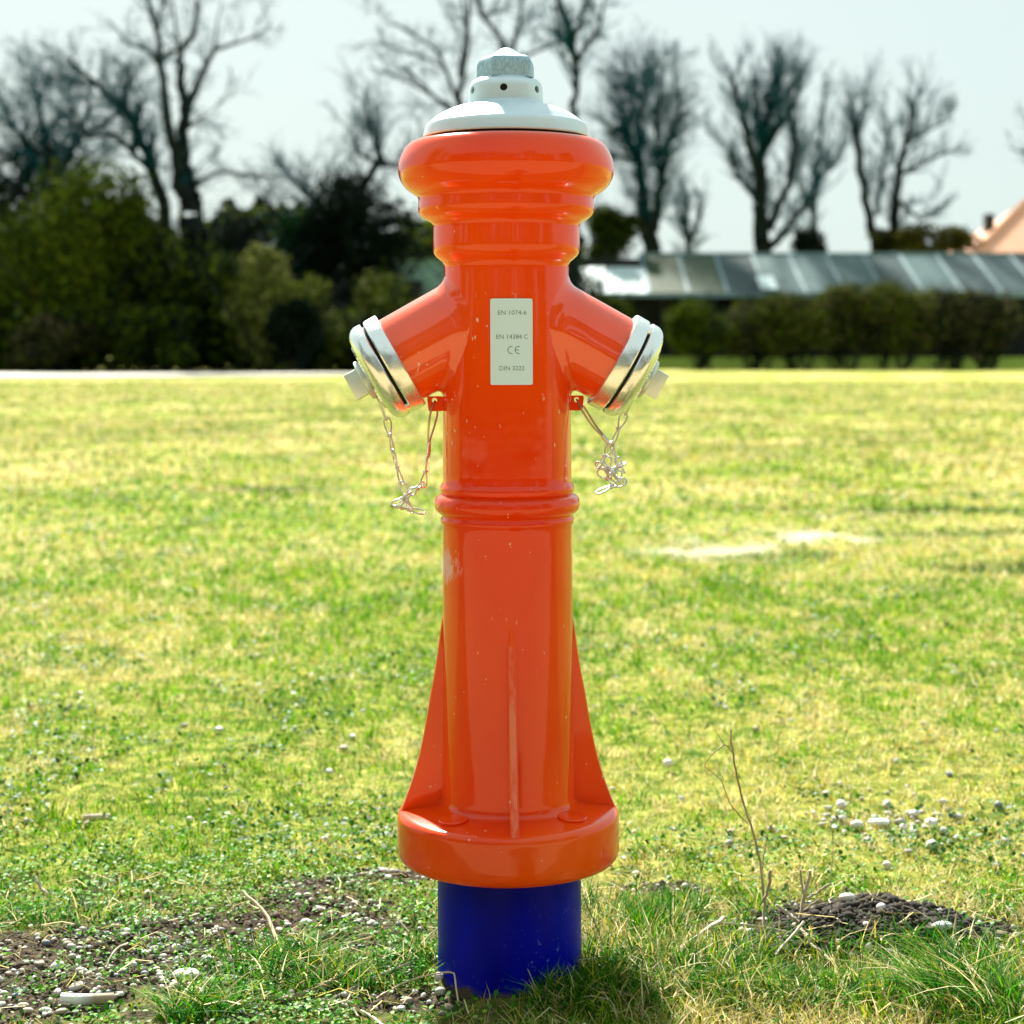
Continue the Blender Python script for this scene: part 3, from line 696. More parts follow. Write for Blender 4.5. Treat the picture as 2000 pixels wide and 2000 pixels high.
# barrel: upper neck rings, tube, belt rings
torus = smooth_prof([(140, 281), (156, 279), (168, 277.5), (180, 279), (190, 284.5), (199, 295), (207.5, 314), (210.6, 332), (206.5, 352), (196, 368), (183, 378), (174, 383)], 4)
prof = [(60, 281)] + torus + smooth_prof([(171.5, 388), (170.8, 395), (171.5, 412), (167, 422), (159, 429), (149, 434), (144.5, 438)], 3) \
     + smooth_prof([(142.8, 443), (143, 460), (143, 488), (139, 499), (131, 507), (124.5, 512)], 3) + smooth_prof([(121.8, 519), (121.5, 540), (123.5, 580), (125, 640), (125, 800), (125.5, 925), (126.3, 940)], 3) \
     + smooth_prof([(127.5, 944), (130, 948), (130.6, 953), (129.6, 959), (127, 963)], 3) \
     + smooth_prof([(132, 965), (138, 969), (141.3, 977), (141.8, 985), (139.5, 993), (134, 999), (128.5, 1003)], 4) \
     + smooth_prof([(127.5, 1006), (130, 1011), (129.8, 1017), (127.4, 1022), (126.4, 1030)], 3) + [(126.3, 1060), (126.6, 1200), (127.6, 1400), (128.3, 1500), (128.6, 1540)] \
     + smooth_prof([(129, 1550), (131, 1558), (137, 1563.5), (146, 1566)], 3)
bm = lathe_bm([(r * S, zy(y)) for r, y in prof], 128, cap=False)
barrel = bm_obj('barrel', bm, M_paint_body, hyd, True, 50)
# flange
fl = [(120, 1562), (150, 1567), (200, 1573.5)] + smooth_prof([(207, 1575.5), (212, 1579), (214.8, 1585), (215.6, 1595)], 3) + [(215.8, 1640)] + smooth_prof([(215.6, 1650), (213.5, 1660), (208, 1667), (200, 1669.5)], 3) + [(120, 1669.5)]
flange = bm_obj('base_flange', lathe_bm([(r * S, zy(y)) for r, y in fl], 128, cap=False), M_paint, hyd, True, 50)
for az in (-135, -45, 45, 135):
    a_ = math.radians(az + 1.0); r_ = 158 * S
    o = bm_obj('bolt_cover', lathe_bm([(0, .0042), (20 * S, .0040), (27 * S, .0032), (28.5 * S, .0022), (27.5 * S, .0008), (25 * S, -.004)], 32), M_paint, flange)
    o.location = (r_ * math.cos(a_), r_ * math.sin(a_), zy(1568.5)); o.rotation_euler = (0, 0.07, a_)
# four gusset ribs
rib = [(126, 1196), (131, 1225), (140, 1290), (151, 1350), (159.5, 1400), (171, 1459), (186, 1513), (200, 1552), (209.5, 1576)]
rib_s = smooth_prof(rib, 4)
def rib_bm():
    b = bmesh.new(); T = 8.5 * S; e = 3 * S; cols = []
    for r, y in rib_s:
        R = r * S; z = zy(y)
        w = T * min(1, 0.35 + (y - 1196) / 90)
        cols.append([b.verts.new((.118 * .55, -w, z)), b.verts.new((R - e, -w, z)), b.verts.new((R - e * .3, -w * .72, z)), b.verts.new((R, 0, z)), b.verts.new((R - e * .3, w * .72, z)), b.verts.new((R - e, w, z)), b.verts.new((.118 * .55, w, z))])
    for p, q in zip(cols, cols[1:]):
        for i in range(6): b.faces.new((p[i], p[i + 1], q[i + 1], q[i]))
    b.faces.new(cols[0]); b.faces.new(cols[-1])
    return b
for az in (-90, 0, 90, 180):
    o = bm_obj('rib', rib_bm(), M_paint, hyd, True, 40); o.data.materials.append(M_edge_sheen)
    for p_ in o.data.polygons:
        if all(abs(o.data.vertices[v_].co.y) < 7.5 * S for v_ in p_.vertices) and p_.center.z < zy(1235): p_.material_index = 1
    o.rotation_euler = (0, 0, math.radians(az))
# blue pipe
pb = lathe_bm(rp([(100, 1660), (139.6, 1660.5), (139.6, 1700), (139.8, 1800), (139.5, 2080)]), 96, cap=False)
base_pipe = bm_obj('base_pipe', pb, M_blue, hyd)
base_pipe.location.x = 1.6 * S
# lid: gasket, dome, hub with vent holes, operating nut
gasket = bm_obj('gasket', lathe_bm(rp([(80, 284), (149, 284), (149, 270), (149, 260), (80, 260)]), 96), M_black, hyd)
lidp = rp([(100, 268)]) + rp([(158, 271.5), (160.5, 271.5), (161.4, 269)]) + [(r * S, zy(y)) for r, y in smooth_prof([(160, 262), (157.5, 251), (154.5, 245), (148, 240), (134, 229), (114, 218.5), (97, 212), (84, 209), (76, 207.5), (73.4, 205)], 3)] \
     + [(r * S, zy(y)) for r, y in smooth_prof([(72.9, 200), (72.6, 190), (71.5, 175), (69, 167), (64, 161), (56, 156), (50, 154)], 3)] + [(0, zy(153))]
lid = bm_obj('lid', lathe_bm(lidp, 96), M_cast, hyd, True, 30)
cut = bmesh.new()
for k in range(6):
    a_ = math.radians(-90 - 6.5 + 60 * k)
    M_ = Matrix.Rotation(a_, 4, 'Z') @ Matrix.Translation((.042, 0, zy(181.5))) @ Matrix.Rotation(math.radians(90), 4, 'Y')
    b2 = bmesh.new(); bmesh.ops.create_cone(b2, cap_ends=True, segments=24, radius1=7.2 * S, radius2=7.2 * S, depth=.02, matrix=M_)
    me_ = bpy.data.meshes.new('t'); b2.to_mesh(me_); b2.free(); cut.from_mesh(me_); bpy.data.meshes.remove(me_)
cutme = bpy.data.meshes.new('cut'); cut.to_mesh(cutme); cut.free(); cuto = bpy.data.objects.new('cut', cutme); C.objects.link(cuto); cuto.parent = hyd
bo = lid.modifiers.new('holes', 'BOOLEAN'); bo.object = cuto; bo.operation = 'DIFFERENCE'; bo.solver = 'EXACT'
bpy.context.view_layer.update(); dg = bpy.context.evaluated_depsgraph_get()
newme = bpy.data.meshes.new_from_object(lid.evaluated_get(dg)); lid.modifiers.clear(); lid.data = newme; bpy.data.objects.remove(cuto)
for p in newme.polygons: p.use_smooth = True
newme.set_sharp_from_angle(angle=math.radians(30))
for k in range(6):
    a_ = math.radians(-90 - 6.5 + 60 * k)
    o = bm_obj('vent_hole_shade', lathe_bm([(0, 0), (7.1 * S, 0), (7.1 * S, .001), (0, .001)], 20), M_black, lid)  # black disc inside each vent hole paints in its shade
    o.matrix_local = Matrix.Rotation(a_, 4, 'Z') @ Matrix.Translation((.0385, 0, zy(181.5))) @ Matrix.Rotation(math.radians(90), 4, 'Y')
# five sided operating nut, face turned to the viewer
def nut_ring(R, z, k, rnd):
    pts = []; n = 60
    for i in range(n):
        a_ = 2 * math.pi * i / n; ph = ((a_ + math.pi / k) % (2 * math.pi / k)) - math.pi / k
        poly = R * math.cos(math.pi / k) / math.cos(ph)
        r_ = min(poly, R * rnd); pts.append((r_ * math.cos(a_), r_ * math.sin(a_), z))
    return pts
bm = bmesh.new(); rings = []
for R, y in [(66, 158), (63, 157), (62.5, 150), (62.5, 132), (61, 124), (57, 117.5), (48, 113), (37, 110), (26, 104), (16, 98), (8, 95.5), (1, 95)]:
    rnd = 0.95 if R > 40 else 0.80
    rings.append([bm.verts.new(p) for p in nut_ring(R * S, zy(y), 5, rnd)])
for p, q in zip(rings, rings[1:]):
    for i in range(60): bm.faces.new((p[i], p[(i + 1) % 60], q[(i + 1) % 60], q[i]))
bm.faces.new(rings[-1])
nut = bm_obj('operating_nut', bm, M_nut, hyd, True, 28); nut.rotation_euler = (0, 0, math.radians(-90 + 9 + 0)); nut.location.x = 2 * S

# side outlets -------------------------------------------------
AX = (0.871, -0.491)
def smin(a, b, k):
    h = max(k - abs(a - b), 0) / k; return min(a, b) - h * h * k * 0.25
def outlet(sgn):
    O = Vector((0, 0, zy(586))); ax = Vector((sgn * AX[0], 0, AX[1])).normalized()
    e1 = Vector((0, 1, 0)); e2 = ax.cross(e1).normalized()
    rn = 88 * S; K = 17 * S; Lend = 238 * S
    def sdf(p):
        yy_ = 680 - (p.z - EYE) / S; rbb = 121.4 if yy_ < 540 else (121.4 + 3.5 * min((yy_ - 540) / 100, 1)); db = math.hypot(p.x, p.y) - rbb * S
        q = p - O; s = q.dot(ax); dn = (q - ax * s).length - rn
        return smin(db, dn, K), db
    s0 = 95 * S; P0 = O + ax * s0; bm = bmesh.new(); NT = 72; NA = 34; cols = []
    for i in range(NT):
        th = 2 * math.pi * i / NT; e = e1 * math.cos(th) + e2 * math.sin(th); col_ = []
        amin = math.atan2(rn, Lend - s0)
        for j in range(NA + 1):
            al = amin + (math.radians(118) - amin) * j / NA
            d = (ax * math.cos(al) + e * math.sin(al)).normalized()
            # march outwards until outside
            t = 0.0; hit = None
            while t < 0.2:
                v, _ = sdf(P0 + d * t)
                if v > 0: hit = t; break
                t += 0.002
            if hit is None: break
            lo, hi = max(hit - .002, 0), hit
            for _ in range(18):
                mid = (lo + hi) / 2
                if sdf(P0 + d * mid)[0] > 0: hi = mid
                else: lo = mid
            p = P0 + d * hi; v, db = sdf(p)
            col_.append(p)
            if db < 0.00012 and j > 3:          # reached the bare barrel: tuck the edge in
                col_[-1] = p - Vector((p.x, p.y, 0)).normalized() * 0.0006; break
        while len(col_) < NA + 1: col_.append(col_[-1] - Vector((col_[-1].x, col_[-1].y, 0)).normalized() * 1e-5)
        cols.append([bm.verts.new(p) for p in col_])
    for i in range(NT):
        a_, b_ = cols[i], cols[(i + 1) % NT]
        for j in range(NA): bm.faces.new((a_[j], a_[j + 1], b_[j + 1], b_[j]))
    bmesh.ops.remove_doubles(bm, verts=bm.verts, dist=2e-5)
    o = bm_obj('outlet', bm, M_paint_out, hyd, True, 70)
    R3 = Matrix((e1, ax.cross(e1), ax)).transposed().to_4x4()
    MM = Matrix.Translation(O + ax * Lend) @ R3
    def part(name, prof_, m, segs=96, ang=30):
        return bm_obj(name, lathe_bm([(r * S, s * S) for r, s in prof_], segs, MM), m, o, True, ang)
    part('coupling_ring', [(80, -2), (96, -2), (99, -.5), (100, 2), (100, 25), (98.5, 27.5), (96, 28), (80, 28)], M_alu)
    part('gasket', [(60, 27), (90, 27), (90, 35), (60, 35)], M_black)
    cap = [(60, 33.5), (96, 33.5), (98.5, 34.2), (99.6, 36), (99.8, 46)] + smooth_prof([(99, 50), (96, 56), (90, 62), (82, 66), (74, 67.6)], 4) + [(66, 68.2), (42, 69.5), (0, 69.5)]
    part('outlet_cap', cap, M_alu, 96, 22)
    # serrated ring on the cap face
    bmr = bmesh.new(); n = 96; rr = []
    for z_, off in ((68.0, 1.2), (70.8, 0)):
        rr.append([bmr.verts.new(((65 + off + (2.2 if (i % 2) else -.6)) * S * math.cos(2 * math.pi * i / n), (65 + off + (2.2 if (i % 2) else -.6)) * S * math.sin(2 * math.pi * i / n), z_ * S)) for i in range(n)])
    inner = [bmr.verts.new((60 * S * math.cos(2 * math.pi * i / n), 60 * S * math.sin(2 * math.pi * i / n), 70.8 * S)) for i in range(n)]
    for i in range(n):
        j = (i + 1) % n; bmr.faces.new((rr[0][i], rr[0][j], rr[1][j], rr[1][i])); bmr.faces.new((rr[1][i], rr[1][j], inner[j], inner[i]))
    bmesh.ops.transform(bmr, matrix=MM, verts=bmr.verts)
    bm_obj('serrated_ring', bmr, M_alu, o, True, 20)
    part('cap_boss', [(30, 69), (36, 69.5), (36, 74), (40, 74.5), (41, 77), (41, 81), (39.5, 82.5), (34, 83.5), (24, 86), (10, 86)], M_satin, 64)
    sq = box_bm(-26.5 * S, 26.5 * S, -26.5 * S, 26.5 * S, 83 * S, 109.5 * S, MM @ Matrix.Rotation(math.radians(4), 4, 'Z'), 2.2 * S)
    bm_obj('square_nut', sq, M_satin, o, True, 30)
    # short bridge (claw) between coupling ring and cap on the viewer's side
    for k_, az in enumerate((-62, 118)):
        aa = math.radians(az if sgn < 0 else -az + 60)
        bb = box_bm(91 * S, 99.3 * S, -11 * S, 11 * S, 26 * S, 35.5 * S, MM @ Matrix.Rotation(aa, 4, 'Z'), 1 * S)
        bm_obj('coupling_claw', bb, M_alu, o, True, 30)
    # lug with an eye at the barrel
    bml = bmesh.new(); hx = 141.0 if sgn < 0 else 136.0; hy = 781
    n = 24; hole = []; outer = []
    x0, x1, z0, z1 = 122 * S, (hx + 14) * S, zy(hy + 21), zy(hy - 8)
    for i in range(n):
        a_ = 2 * math.pi * i / n; cx_, cz_ = hx * S, zy(hy); c_, s_ = math.cos(a_), math.sin(a_)
        hole.append((cx_ + 5 * S * c_, cz_ + 5 * S * s_))
        ts = []
        if c_ > 1e-6: ts.append((x1 - cx_) / c_)
        if c_ < -1e-6: ts.append((x0 - cx_) / c_)
        if s_ > 1e-6: ts.append((z1 - cz_) / s_)
        if s_ < -1e-6: ts.append((z0 - cz_) / s_)
        t = min(ts); xx, zz = cx_ + t * c_, cz_ + t * s_
        if c_ > 0 : xx = min(xx, x1 - max(0, (cz_ - zz)) * 0.12); 
        outer.append((xx, zz))
    vs = []
    for yy in (-3.2 * S, 3.2 * S):
        vs.append(([bml.verts.new((sgn * p[0], yy, p[1])) for p in hole], [bml.verts.new((sgn * p[0], yy, p[1])) for p in outer]))
    for i in range(n):
        j = (i + 1) % n
        for h_, o_ in vs: bml.faces.new((h_[i], h_[j], o_[j], o_[i]))
        bml.faces.new((vs[0][0][i], vs[0][0][j], vs[1][0][j], vs[1][0][i])); bml.faces.new((vs[0][1][i], vs[0][1][j], vs[1][1][j], vs[1][1][i]))
    bm_obj('lug', bml, M_paint, o, True, 30)
    return o
out_l = outlet(-1); out_r = outlet(1)

# chains ------------------------------------------------------
def lp(x, y, dy=0.0): return Vector(((x - 990.5) * S, dy, zy(y)))
WR = 1.75 * S
def link_obj(p0, p1, roll, parent, w=6.2, knot=True, single=False):
    a, b = Vector(p0), Vector(p1); t = (b - a).normalized(); u = t.orthogonal().normalized()
    u = Matrix.Rotation(roll, 3, t) @ Vector((0, 1, 0)).cross(t).normalized(); v = t.cross(u)
    m_ = (a + b) / 2; half = (b - a).length / 2; W_ = w * S
    def lobe(tip, s, uu):
        out = []; d = (tip - m_).normalized(); Lh = (tip - m_).length
        for k in range(15):
            f_ = k / 14; ang = math.pi * f_ * 2
            along = Lh * (1 - math.cos(ang)) / 2 * 1.03; side = W_ * math.sin(ang) * (0.35 + 0.65 * along / Lh)
            out.append(m_ + d * along + uu * side)
        return out
    bm = bmesh.new()
    if single: tube_bm(lobe(b, 1, u) if 0 else [a + t * ((1 - math.cos(2 * math.pi * k / 20)) / 2 * half * 2) + u * W_ * math.sin(2 * math.pi * k / 20) for k in range(20)], WR, 7, True, bm)
    else:
        tube_bm(lobe(a, -1, u), WR, 7, False, bm); tube_bm(lobe(b, 1, (v * .75 + u * .6).normalized()), WR, 7, False, bm)
        hx = [m_ + t * ((k / 26 - .5) * 6 * S) + (u * math.cos(k * .75) + v * math.sin(k * .75)) * 3.0 * S for k in range(27)]
        tube_bm(hx, WR, 6, False, bm)
        e_ = m_ + u * 3 * S; tube_bm([e_, e_ + u * 3.2 * S + t * S], WR, 6, False, bm)
    return bm_obj('link', bm, M_wire, parent, True, 60)
def wire_part(name, pts, r, parent, m, n=5): return bm_obj(name, tube_bm(curve_pts(pts, n), r, 8), m, parent, True, 60)

def chain_root(side):
    # the chain is a part; its mesh is the first wire hook, the links are sub-parts
    if side < 0:
        pts = [lp(728, 758, -.006), lp(738, 768, -.004), lp(748, 795, -.002), lp(757, 818, .002), lp(752, 812, .003), lp(742, 785, 0), lp(732, 765, .002)]
    else:
        pts = [lp(1240, 764, -.006), lp(1238, 778, -.004), lp(1230, 796, -.002), lp(1222, 811, .002), lp(1227, 806, .003), lp(1235, 786, 0), lp(1240, 770, .002)]
    return wire_part('chain', pts, 1.7 * S, hyd, M_wire)
cl = chain_root(-1)
for a, b, r_ in [((756.5, 815), (769, 881), 0.2), ((768, 877), (786, 944), 1.2), ((784, 938), (806, 1000), 0.3), ((766, 986), (804, 958), 0.5), ((801, 962), (828, 941), 0.1), ((827, 950), (835, 889), 0.6), ((768, 985), (829, 999), 1.3), ((785, 992), (800, 962), 1.0)]:
    link_obj(lp(*a, random.uniform(-.002, .002)), lp(*b, random.uniform(-.003, .003)), r_, cl, 9.5)
loop = [lp(851, 782, 0), lp(844, 795, -.004), lp(838.5, 825, -.004), lp(837, 850, -.002), lp(836, 880, 0), lp(837, 892, .001), lp(840, 880, .002), lp(841, 858, .003), lp(849, 832, .004), lp(855, 808, .005), lp(853, 790, .005), lp(851, 783, .003)]
wire_part('cable_loop', loop, 2.1 * S, cl, M_steel)
bm_obj('sleeve', tube_bm([lp(837.5, 863, -.0015), lp(836, 873, -.001), lp(835.8, 884, 0)], 3.6 * S, 12), M_wire, cl)
cr = chain_root(1)
for a, b, r_ in [((1223, 808), (1197, 868), 0.3), ((1195, 864), (1208, 915), 1.0), ((1196, 868), (1168, 915), .3), ((1164, 905), (1205, 925), 0.9), ((1187, 893), (1192, 935), .4), ((1222, 905), (1186, 925), 1.4), ((1214, 930), (1182, 915), .2),
                  ((1224, 940), (1166, 964), 0.2), ((1188, 920), (1222, 948), 1.2), ((1205, 895), (1221, 925), .6), ((1170, 920), (1205, 950), .2)]:
    link_obj(lp(*a, random.uniform(-.005, .004)), lp(*b, random.uniform(-.005, .004)), r_, cr, 10)
loop = [lp(1127, 780, 0), lp(1134, 796, -.004), lp(1145, 815, -.004), lp(1158, 833, -.003), lp(1175, 851, -.001), lp(1192, 869, 0), lp(1196, 872, .001), lp(1186, 858, .002), lp(1168, 836, .004), lp(1155, 816, .005), lp(1141, 794, .005), lp(1129, 782, .003)]
wire_part('cable_loop', loop, 2.1 * S, cr, M_steel)
bm_obj('sleeve', tube_bm([lp(1176, 851, 0), lp(1185, 861, 0), lp(1194, 869.5, 0)], 3.6 * S, 12), M_wire, cr)

# label plate, bent round the barrel ---------------------------
KP = DH / (DH - 0.0756)
def bend(x, z, off):      # x arc offset from plate centre (m), z height
    r_ = 125 * S + off; a_ = x / (125 * S) + math.radians(1.1); return (r_ * math.sin(a_), -r_ * math.cos(a_), z)
def pz(y): return EYE + (680 - y) * S / KP
def corner_poly(w, h, rc, n=5):
    out = []
    for cx, cy, a0 in ((w - rc, h - rc, 0), (-w + rc, h - rc, 90), (-w + rc, -h + rc, 180), (w - rc, -h + rc, 270)):
        for k in range(n + 1):
            a_ = math.radians(a0 + 90 * k / n); out.append((cx + rc * math.cos(a_), cy + rc * math.sin(a_)))
    return out
w_, h_ = 41.5 * S / KP, 84.3 * S / KP; zc = pz(667.3)
bm = bmesh.new(); nx_ = 16
# columns so that the plate follows the curve; corner rounding from the column height
def hh(x):
    rc = 3.5 * S; d = abs(x) - (w_ - rc); return h_ if d <= 0 else h_ - rc + math.sqrt(max(rc * rc - d * d, 0))
xs_ = sorted([-w_ + 2 * w_ * i / nx_ for i in range(nx_ + 1)] + [s * (w_ - 3.5 * S * f_) for s in (-1, 1) for f_ in (.15, .4, .7, 1)])
cols = []
for x in xs_: cols.append([bm.verts.new(bend(x, zc + hh(x), .0012)), bm.verts.new(bend(x, zc - hh(x), .0012)), bm.verts.new(bend(x, zc - hh(x), .0001)), bm.verts.new(bend(x, zc + hh(x), .0001))])
for p, q in zip(cols, cols[1:]):
    for i in range(4): bm.faces.new((p[i], q[i], q[(i + 1) % 4], p[(i + 1) % 4]))
bm.faces.new(cols[0]); bm.faces.new(cols[-1][::-1])
plate = bm_obj('label_plate', bm, M_plate, hyd, True, 40)
def lettering(txt, x0, x1, yc, capx):
    cu = bpy.data.curves.new('t', 'FONT'); cu.body = txt; cu.size = 1; cu.resolution_u = 3; cu.offset = -0.006
    o = bpy.data.objects.new('t', cu); C.objects.link(o); bpy.context.view_layer.update()
    me = bpy.data.meshes.new_from_object(o.evaluated_get(bpy.context.evaluated_depsgraph_get())); bpy.data.objects.remove(o)
    co = np.array([v.co[:] for v in me.vertices]); mn, mxx = co.min(0), co.max(0)
    for v in me.vertices:
        px = x0 + (v.co.x - mn[0]) / (mxx[0] - mn[0]) * (x1 - x0); y = yc + capx / 2 - (v.co.y - mn[1]) / (mxx[1] - mn[1]) * capx
        v.co = bend((px - 1001.7) * S / KP, pz(y), .00135)
    me.name = 'lettering'; me.materials.clear(); return link_mesh('lettering', me, plate, M_ink)
lettering('EN 1074-6', 975.5, 1030.5, 610.5, 8.4)
lettering('EN 14384 C', 972, 1033, 657.5, 8.4)
lettering('DIN 3222', 978, 1026, 719, 8.4)
def arcs(cx, r, bar):
    b = bmesh.new(); pr = None
    for k in range(25):
        a_ = math.radians(75 + 210 * k / 24); o_ = [b.verts.new(bend((cx + q * math.cos(a_) - 1001.7) * S / KP, pz(683.5 - q * math.sin(a_)), .00135)) for q in (r, r - 1.3)]
        if pr: b.faces.new((pr[0], o_[0], o_[1], pr[1]))
        pr = o_
    if bar:
        b.faces.new([b.verts.new(bend((cx + x - 1001.7) * S / KP, pz(683.5 + y), .00135)) for x, y in ((-r + 1, -.6), (0.5, -.6), (0.5, .6), (-r + 1, .6))])
    me = bpy.data.meshes.new('lettering'); b.to_mesh(me); b.free(); link_mesh('lettering', me, plate, M_ink)
arcs(1001, 7.6, False); arcs(1015, 7.6, True)

# ------------------------------------------------------------------ trees
def seg_mesh(name, segs, sides, m, parent):
    A = np.array([s[0] for s in segs], float); B = np.array([s[1] for s in segs], float); R0 = np.array([s[2] for s in segs]); R1 = np.array([s[3] for s in segs])
    T = B - A; T /= np.linalg.norm(T, axis=1, keepdims=True) + 1e-9
    ref = np.where(np.abs(T[:, 2:3]) < 0.9, np.array([[0, 0, 1.0]]), np.array([[1.0, 0, 0]])); U = np.cross(T, ref); U /= np.linalg.norm(U, axis=1, keepdims=True) + 1e-9; W_ = np.cross(T, U)
    ang = 2 * np.pi * np.arange(sides) / sides; ca, sa = np.cos(ang), np.sin(ang)
    ring = U[:, None] * ca[None, :, None] + W_[:, None] * sa[None, :, None]
    Va = A[:, None] + ring * R0[:, None, None]; Vb = B[:, None] + ring * R1[:, None, None]
    Vv = np.concatenate([Va, Vb], 1).reshape(-1, 3); n = len(A); k = np.arange(sides); k2 = (k + 1) % sides
    pat = np.stack([k, k2, k2 + sides, k + sides], -1)
    F = (pat[None] + (np.arange(n) * 2 * sides)[:, None, None]).reshape(-1, 4)
    return quads(name, Vv, F, m, parent, sides > 4)
def tree(name, label, d, limbs, twig=1.0, dens=1.0, up=0.4, spread=0.9, Lt=1.6, lv=3, group='bare trees behind the lawn', zmin=0.25, wz=1.0, start=0.15):
    """limbs: [[(px, py, width_px), ...], ...] read off the photograph at distance d"""
    sx = d / FP; base = wpx(limbs[0][0][0], limbs[0][0][1], d); base.z = 0
    root = empty(name, base, label, 'tree', group)
    big = []; small = []; dens *= 1.7
    rnd = random.Random(int(base.x * 100) + int(d))
    def grow(p, dr, L_, r, lev):
        n = 3 if lev > 1 else 2; q = Vector(p)
        for i in range(n):
            dr = (dr + Vector((rnd.gauss(0, .16), rnd.gauss(0, .16), rnd.gauss(0, .12) + up * .12))).normalized()
            q2 = q + dr * (L_ / n); r2 = r * (1 - .22)
            (small if lev < 3 else big).append((q - base, q2 - base, r, r2)); 
            if lev > 0:
                for _ in range(2 if rnd.random() < dens * .75 else 1):
                    ax_ = dr.orthogonal().normalized(); ax_.rotate(Matrix.Rotation(rnd.uniform(0, 6.28), 3, dr))
                    nd = (dr * 1.0 + ax_ * spread * rnd.uniform(.5, 1.1) + Vector((0, 0, up * .4))).normalized()
                    grow(q + (q2 - q) * rnd.random(), nd, L_ * rnd.uniform(.4, .65), max(r2 * .6, .010), lev - 1)
            q = q2; r = r2
    nodes_ = []
    for li, limb in enumerate(limbs):
        off = 0 if li == 0 else rnd.uniform(-1, 1) * .02 * d
        pts = []; y0 = d
        if li: y0 = min(nodes_, key=lambda q: (q[0] - limb[0][0]) ** 2 + (q[1] - limb[0][1]) ** 2)[2]
        for k, (x, y, w) in enumerate(limb):
            P = wpx(x, y, d); P.y = y0; P.y += off * min(1, k / 2) + rnd.gauss(0, .006 * d) * (0 if k == 0 else 1); P.z = EYE + (680 - y) * P.y / FP; P.x = (x - 1000) * P.y / FP
            pts.append((P, w * sx / 2)); nodes_.append((x, y, P.y))
        tot = 0
        for k in range(len(pts) - 1):
            (a, ra), (b, rb_) = pts[k], pts[k + 1]; ns = 4; prev = a; pr = ra
            for i in range(1, ns + 1):
                t = i / ns; q = a.lerp(b, t) + Vector((rnd.gauss(0, 1), rnd.gauss(0, 1), 0)) * ra * .25 * (0 if i == ns else 1); rq = ra + (rb_ - ra) * t
                big.append((prev - base, q - base, pr, rq))
                L_ = (q - prev).length
                nch = dens * L_ / .42
                if li == 0 and (k + t) / len(pts) < start: nch = 0
                cnt = int(nch) + (rnd.random() < nch % 1)
                dd = (q - prev).normalized()
                for _ in range(cnt):
                    ax_ = dd.orthogonal().normalized(); ax_.rotate(Matrix.Rotation(rnd.uniform(0, 6.28), 3, dd))
                    nd = (dd * .7 + ax_ * spread * rnd.uniform(.5, 1.2) + Vector((0, 0, up * .5))).normalized()
                    grow(prev.lerp(q, rnd.random()), nd, Lt * rnd.uniform(.5, 1.15), max(min(rq * .4, .035), .016) * twig, lv - 1)
                prev, pr = q, rq
    seg_mesh('trunk', big, 7, M_bark, root); 
    if small: tag(seg_mesh('twigs', small, 3, M_twig, root), kind='stuff')
    return root
G_B = 'bare trees behind the lawn'
# big tree on the left
tree('bare_tree', 'tall bare dark tree with forked trunk rising above the left shrubs', 56,
     [[(392, 700, 60), (382, 560, 56), (372, 430, 52), (366, 350, 34), (358, 290, 26), (362, 230, 20), (357, 180, 17), (356, 130, 15), (352, 100, 12), (378, 70, 10), (384, 20, 8), (388, -60, 5)],
      [(368, 400, 36), (350, 340, 24), (330, 250, 20), (322, 180, 16), (315, 125, 14), (308, 70, 11), (290, 10, 8), (280, -60, 5)],
      [(362, 250, 20), (376, 185, 16), (398, 140, 12), (418, 98, 9), (455, 86, 7), (490, 74, 5), (530, 50, 2)],
      [(315, 130, 11), (290, 100, 6), (250, 85, 6), (232, 60, 4), (208, 40, 3)],
      [(370, 370, 18), (395, 350, 9), (430, 335, 8), (480, 342, 8), (540, 345, 5)],
      [(318, 110, 10), (350, 95, 8), (375, 70, 7), (382, 30, 5)],
      [(366, 250, 10), (385, 235, 5), (410, 220, 3), (450, 178, 2)],
      [(308, 60, 9), (312, 30, 6), (328, -20, 4)], [(352, 100, 7), (342, 50, 5), (336, -20, 3)], [(418, 98, 6), (425, 40, 4), (435, 0, 2)]],
     dens=.42, Lt=1.3, lv=3, up=.25)
tree('bare_tree', 'bare leaning tree with a long limb arching up left, behind the left shrubs', 58,
     [[(330, 700, 26), (322, 400, 26), (290, 300, 22), (245, 215, 16), (200, 175, 12), (160, 140, 9), (130, 110, 5)],
      [(300, 320, 18), (270, 270, 10), (240, 200, 7), (255, 150, 5), (250, 120, 3)], [(200, 170, 8), (130, 150, 6), (85, 150, 4)],
      [(240, 215, 9), (180, 260, 6), (120, 230, 5), (90, 190, 3)], [(310, 350, 15), (220, 260, 9), (170, 270, 6), (140, 210, 4)],[(260, 300, 15), (270, 200, 9), (280, 220, 6), (245, 140, 4)]], dens=.85, Lt=1.5, lv=3, up=.3)
tree('bare_tree', 'dense twiggy bare tree at the far left edge behind the shrubs', 60,
     [[(110, 700, 30), (105, 400, 26), (95, 300, 18), (80, 230, 10), (70, 170, 5)], [(100, 380, 16), (60, 300, 12), (20, 230, 7), (5, 190, 4)], [(104, 360, 16), (150, 280, 10), (170, 220, 7), (180, 170, 4)],
      [(95, 320, 10), (40, 260, 7), (-20, 220, 4)], [(60, 300, 9), (-30, 300, 6), (-60, 250, 4)], [(110, 400, 10), (170, 330, 7), (220, 290, 4)], [(150, 280, 8), (140, 210, 6), (110, 150, 3)]], dens=1.35, Lt=1.5, lv=3, up=.3)
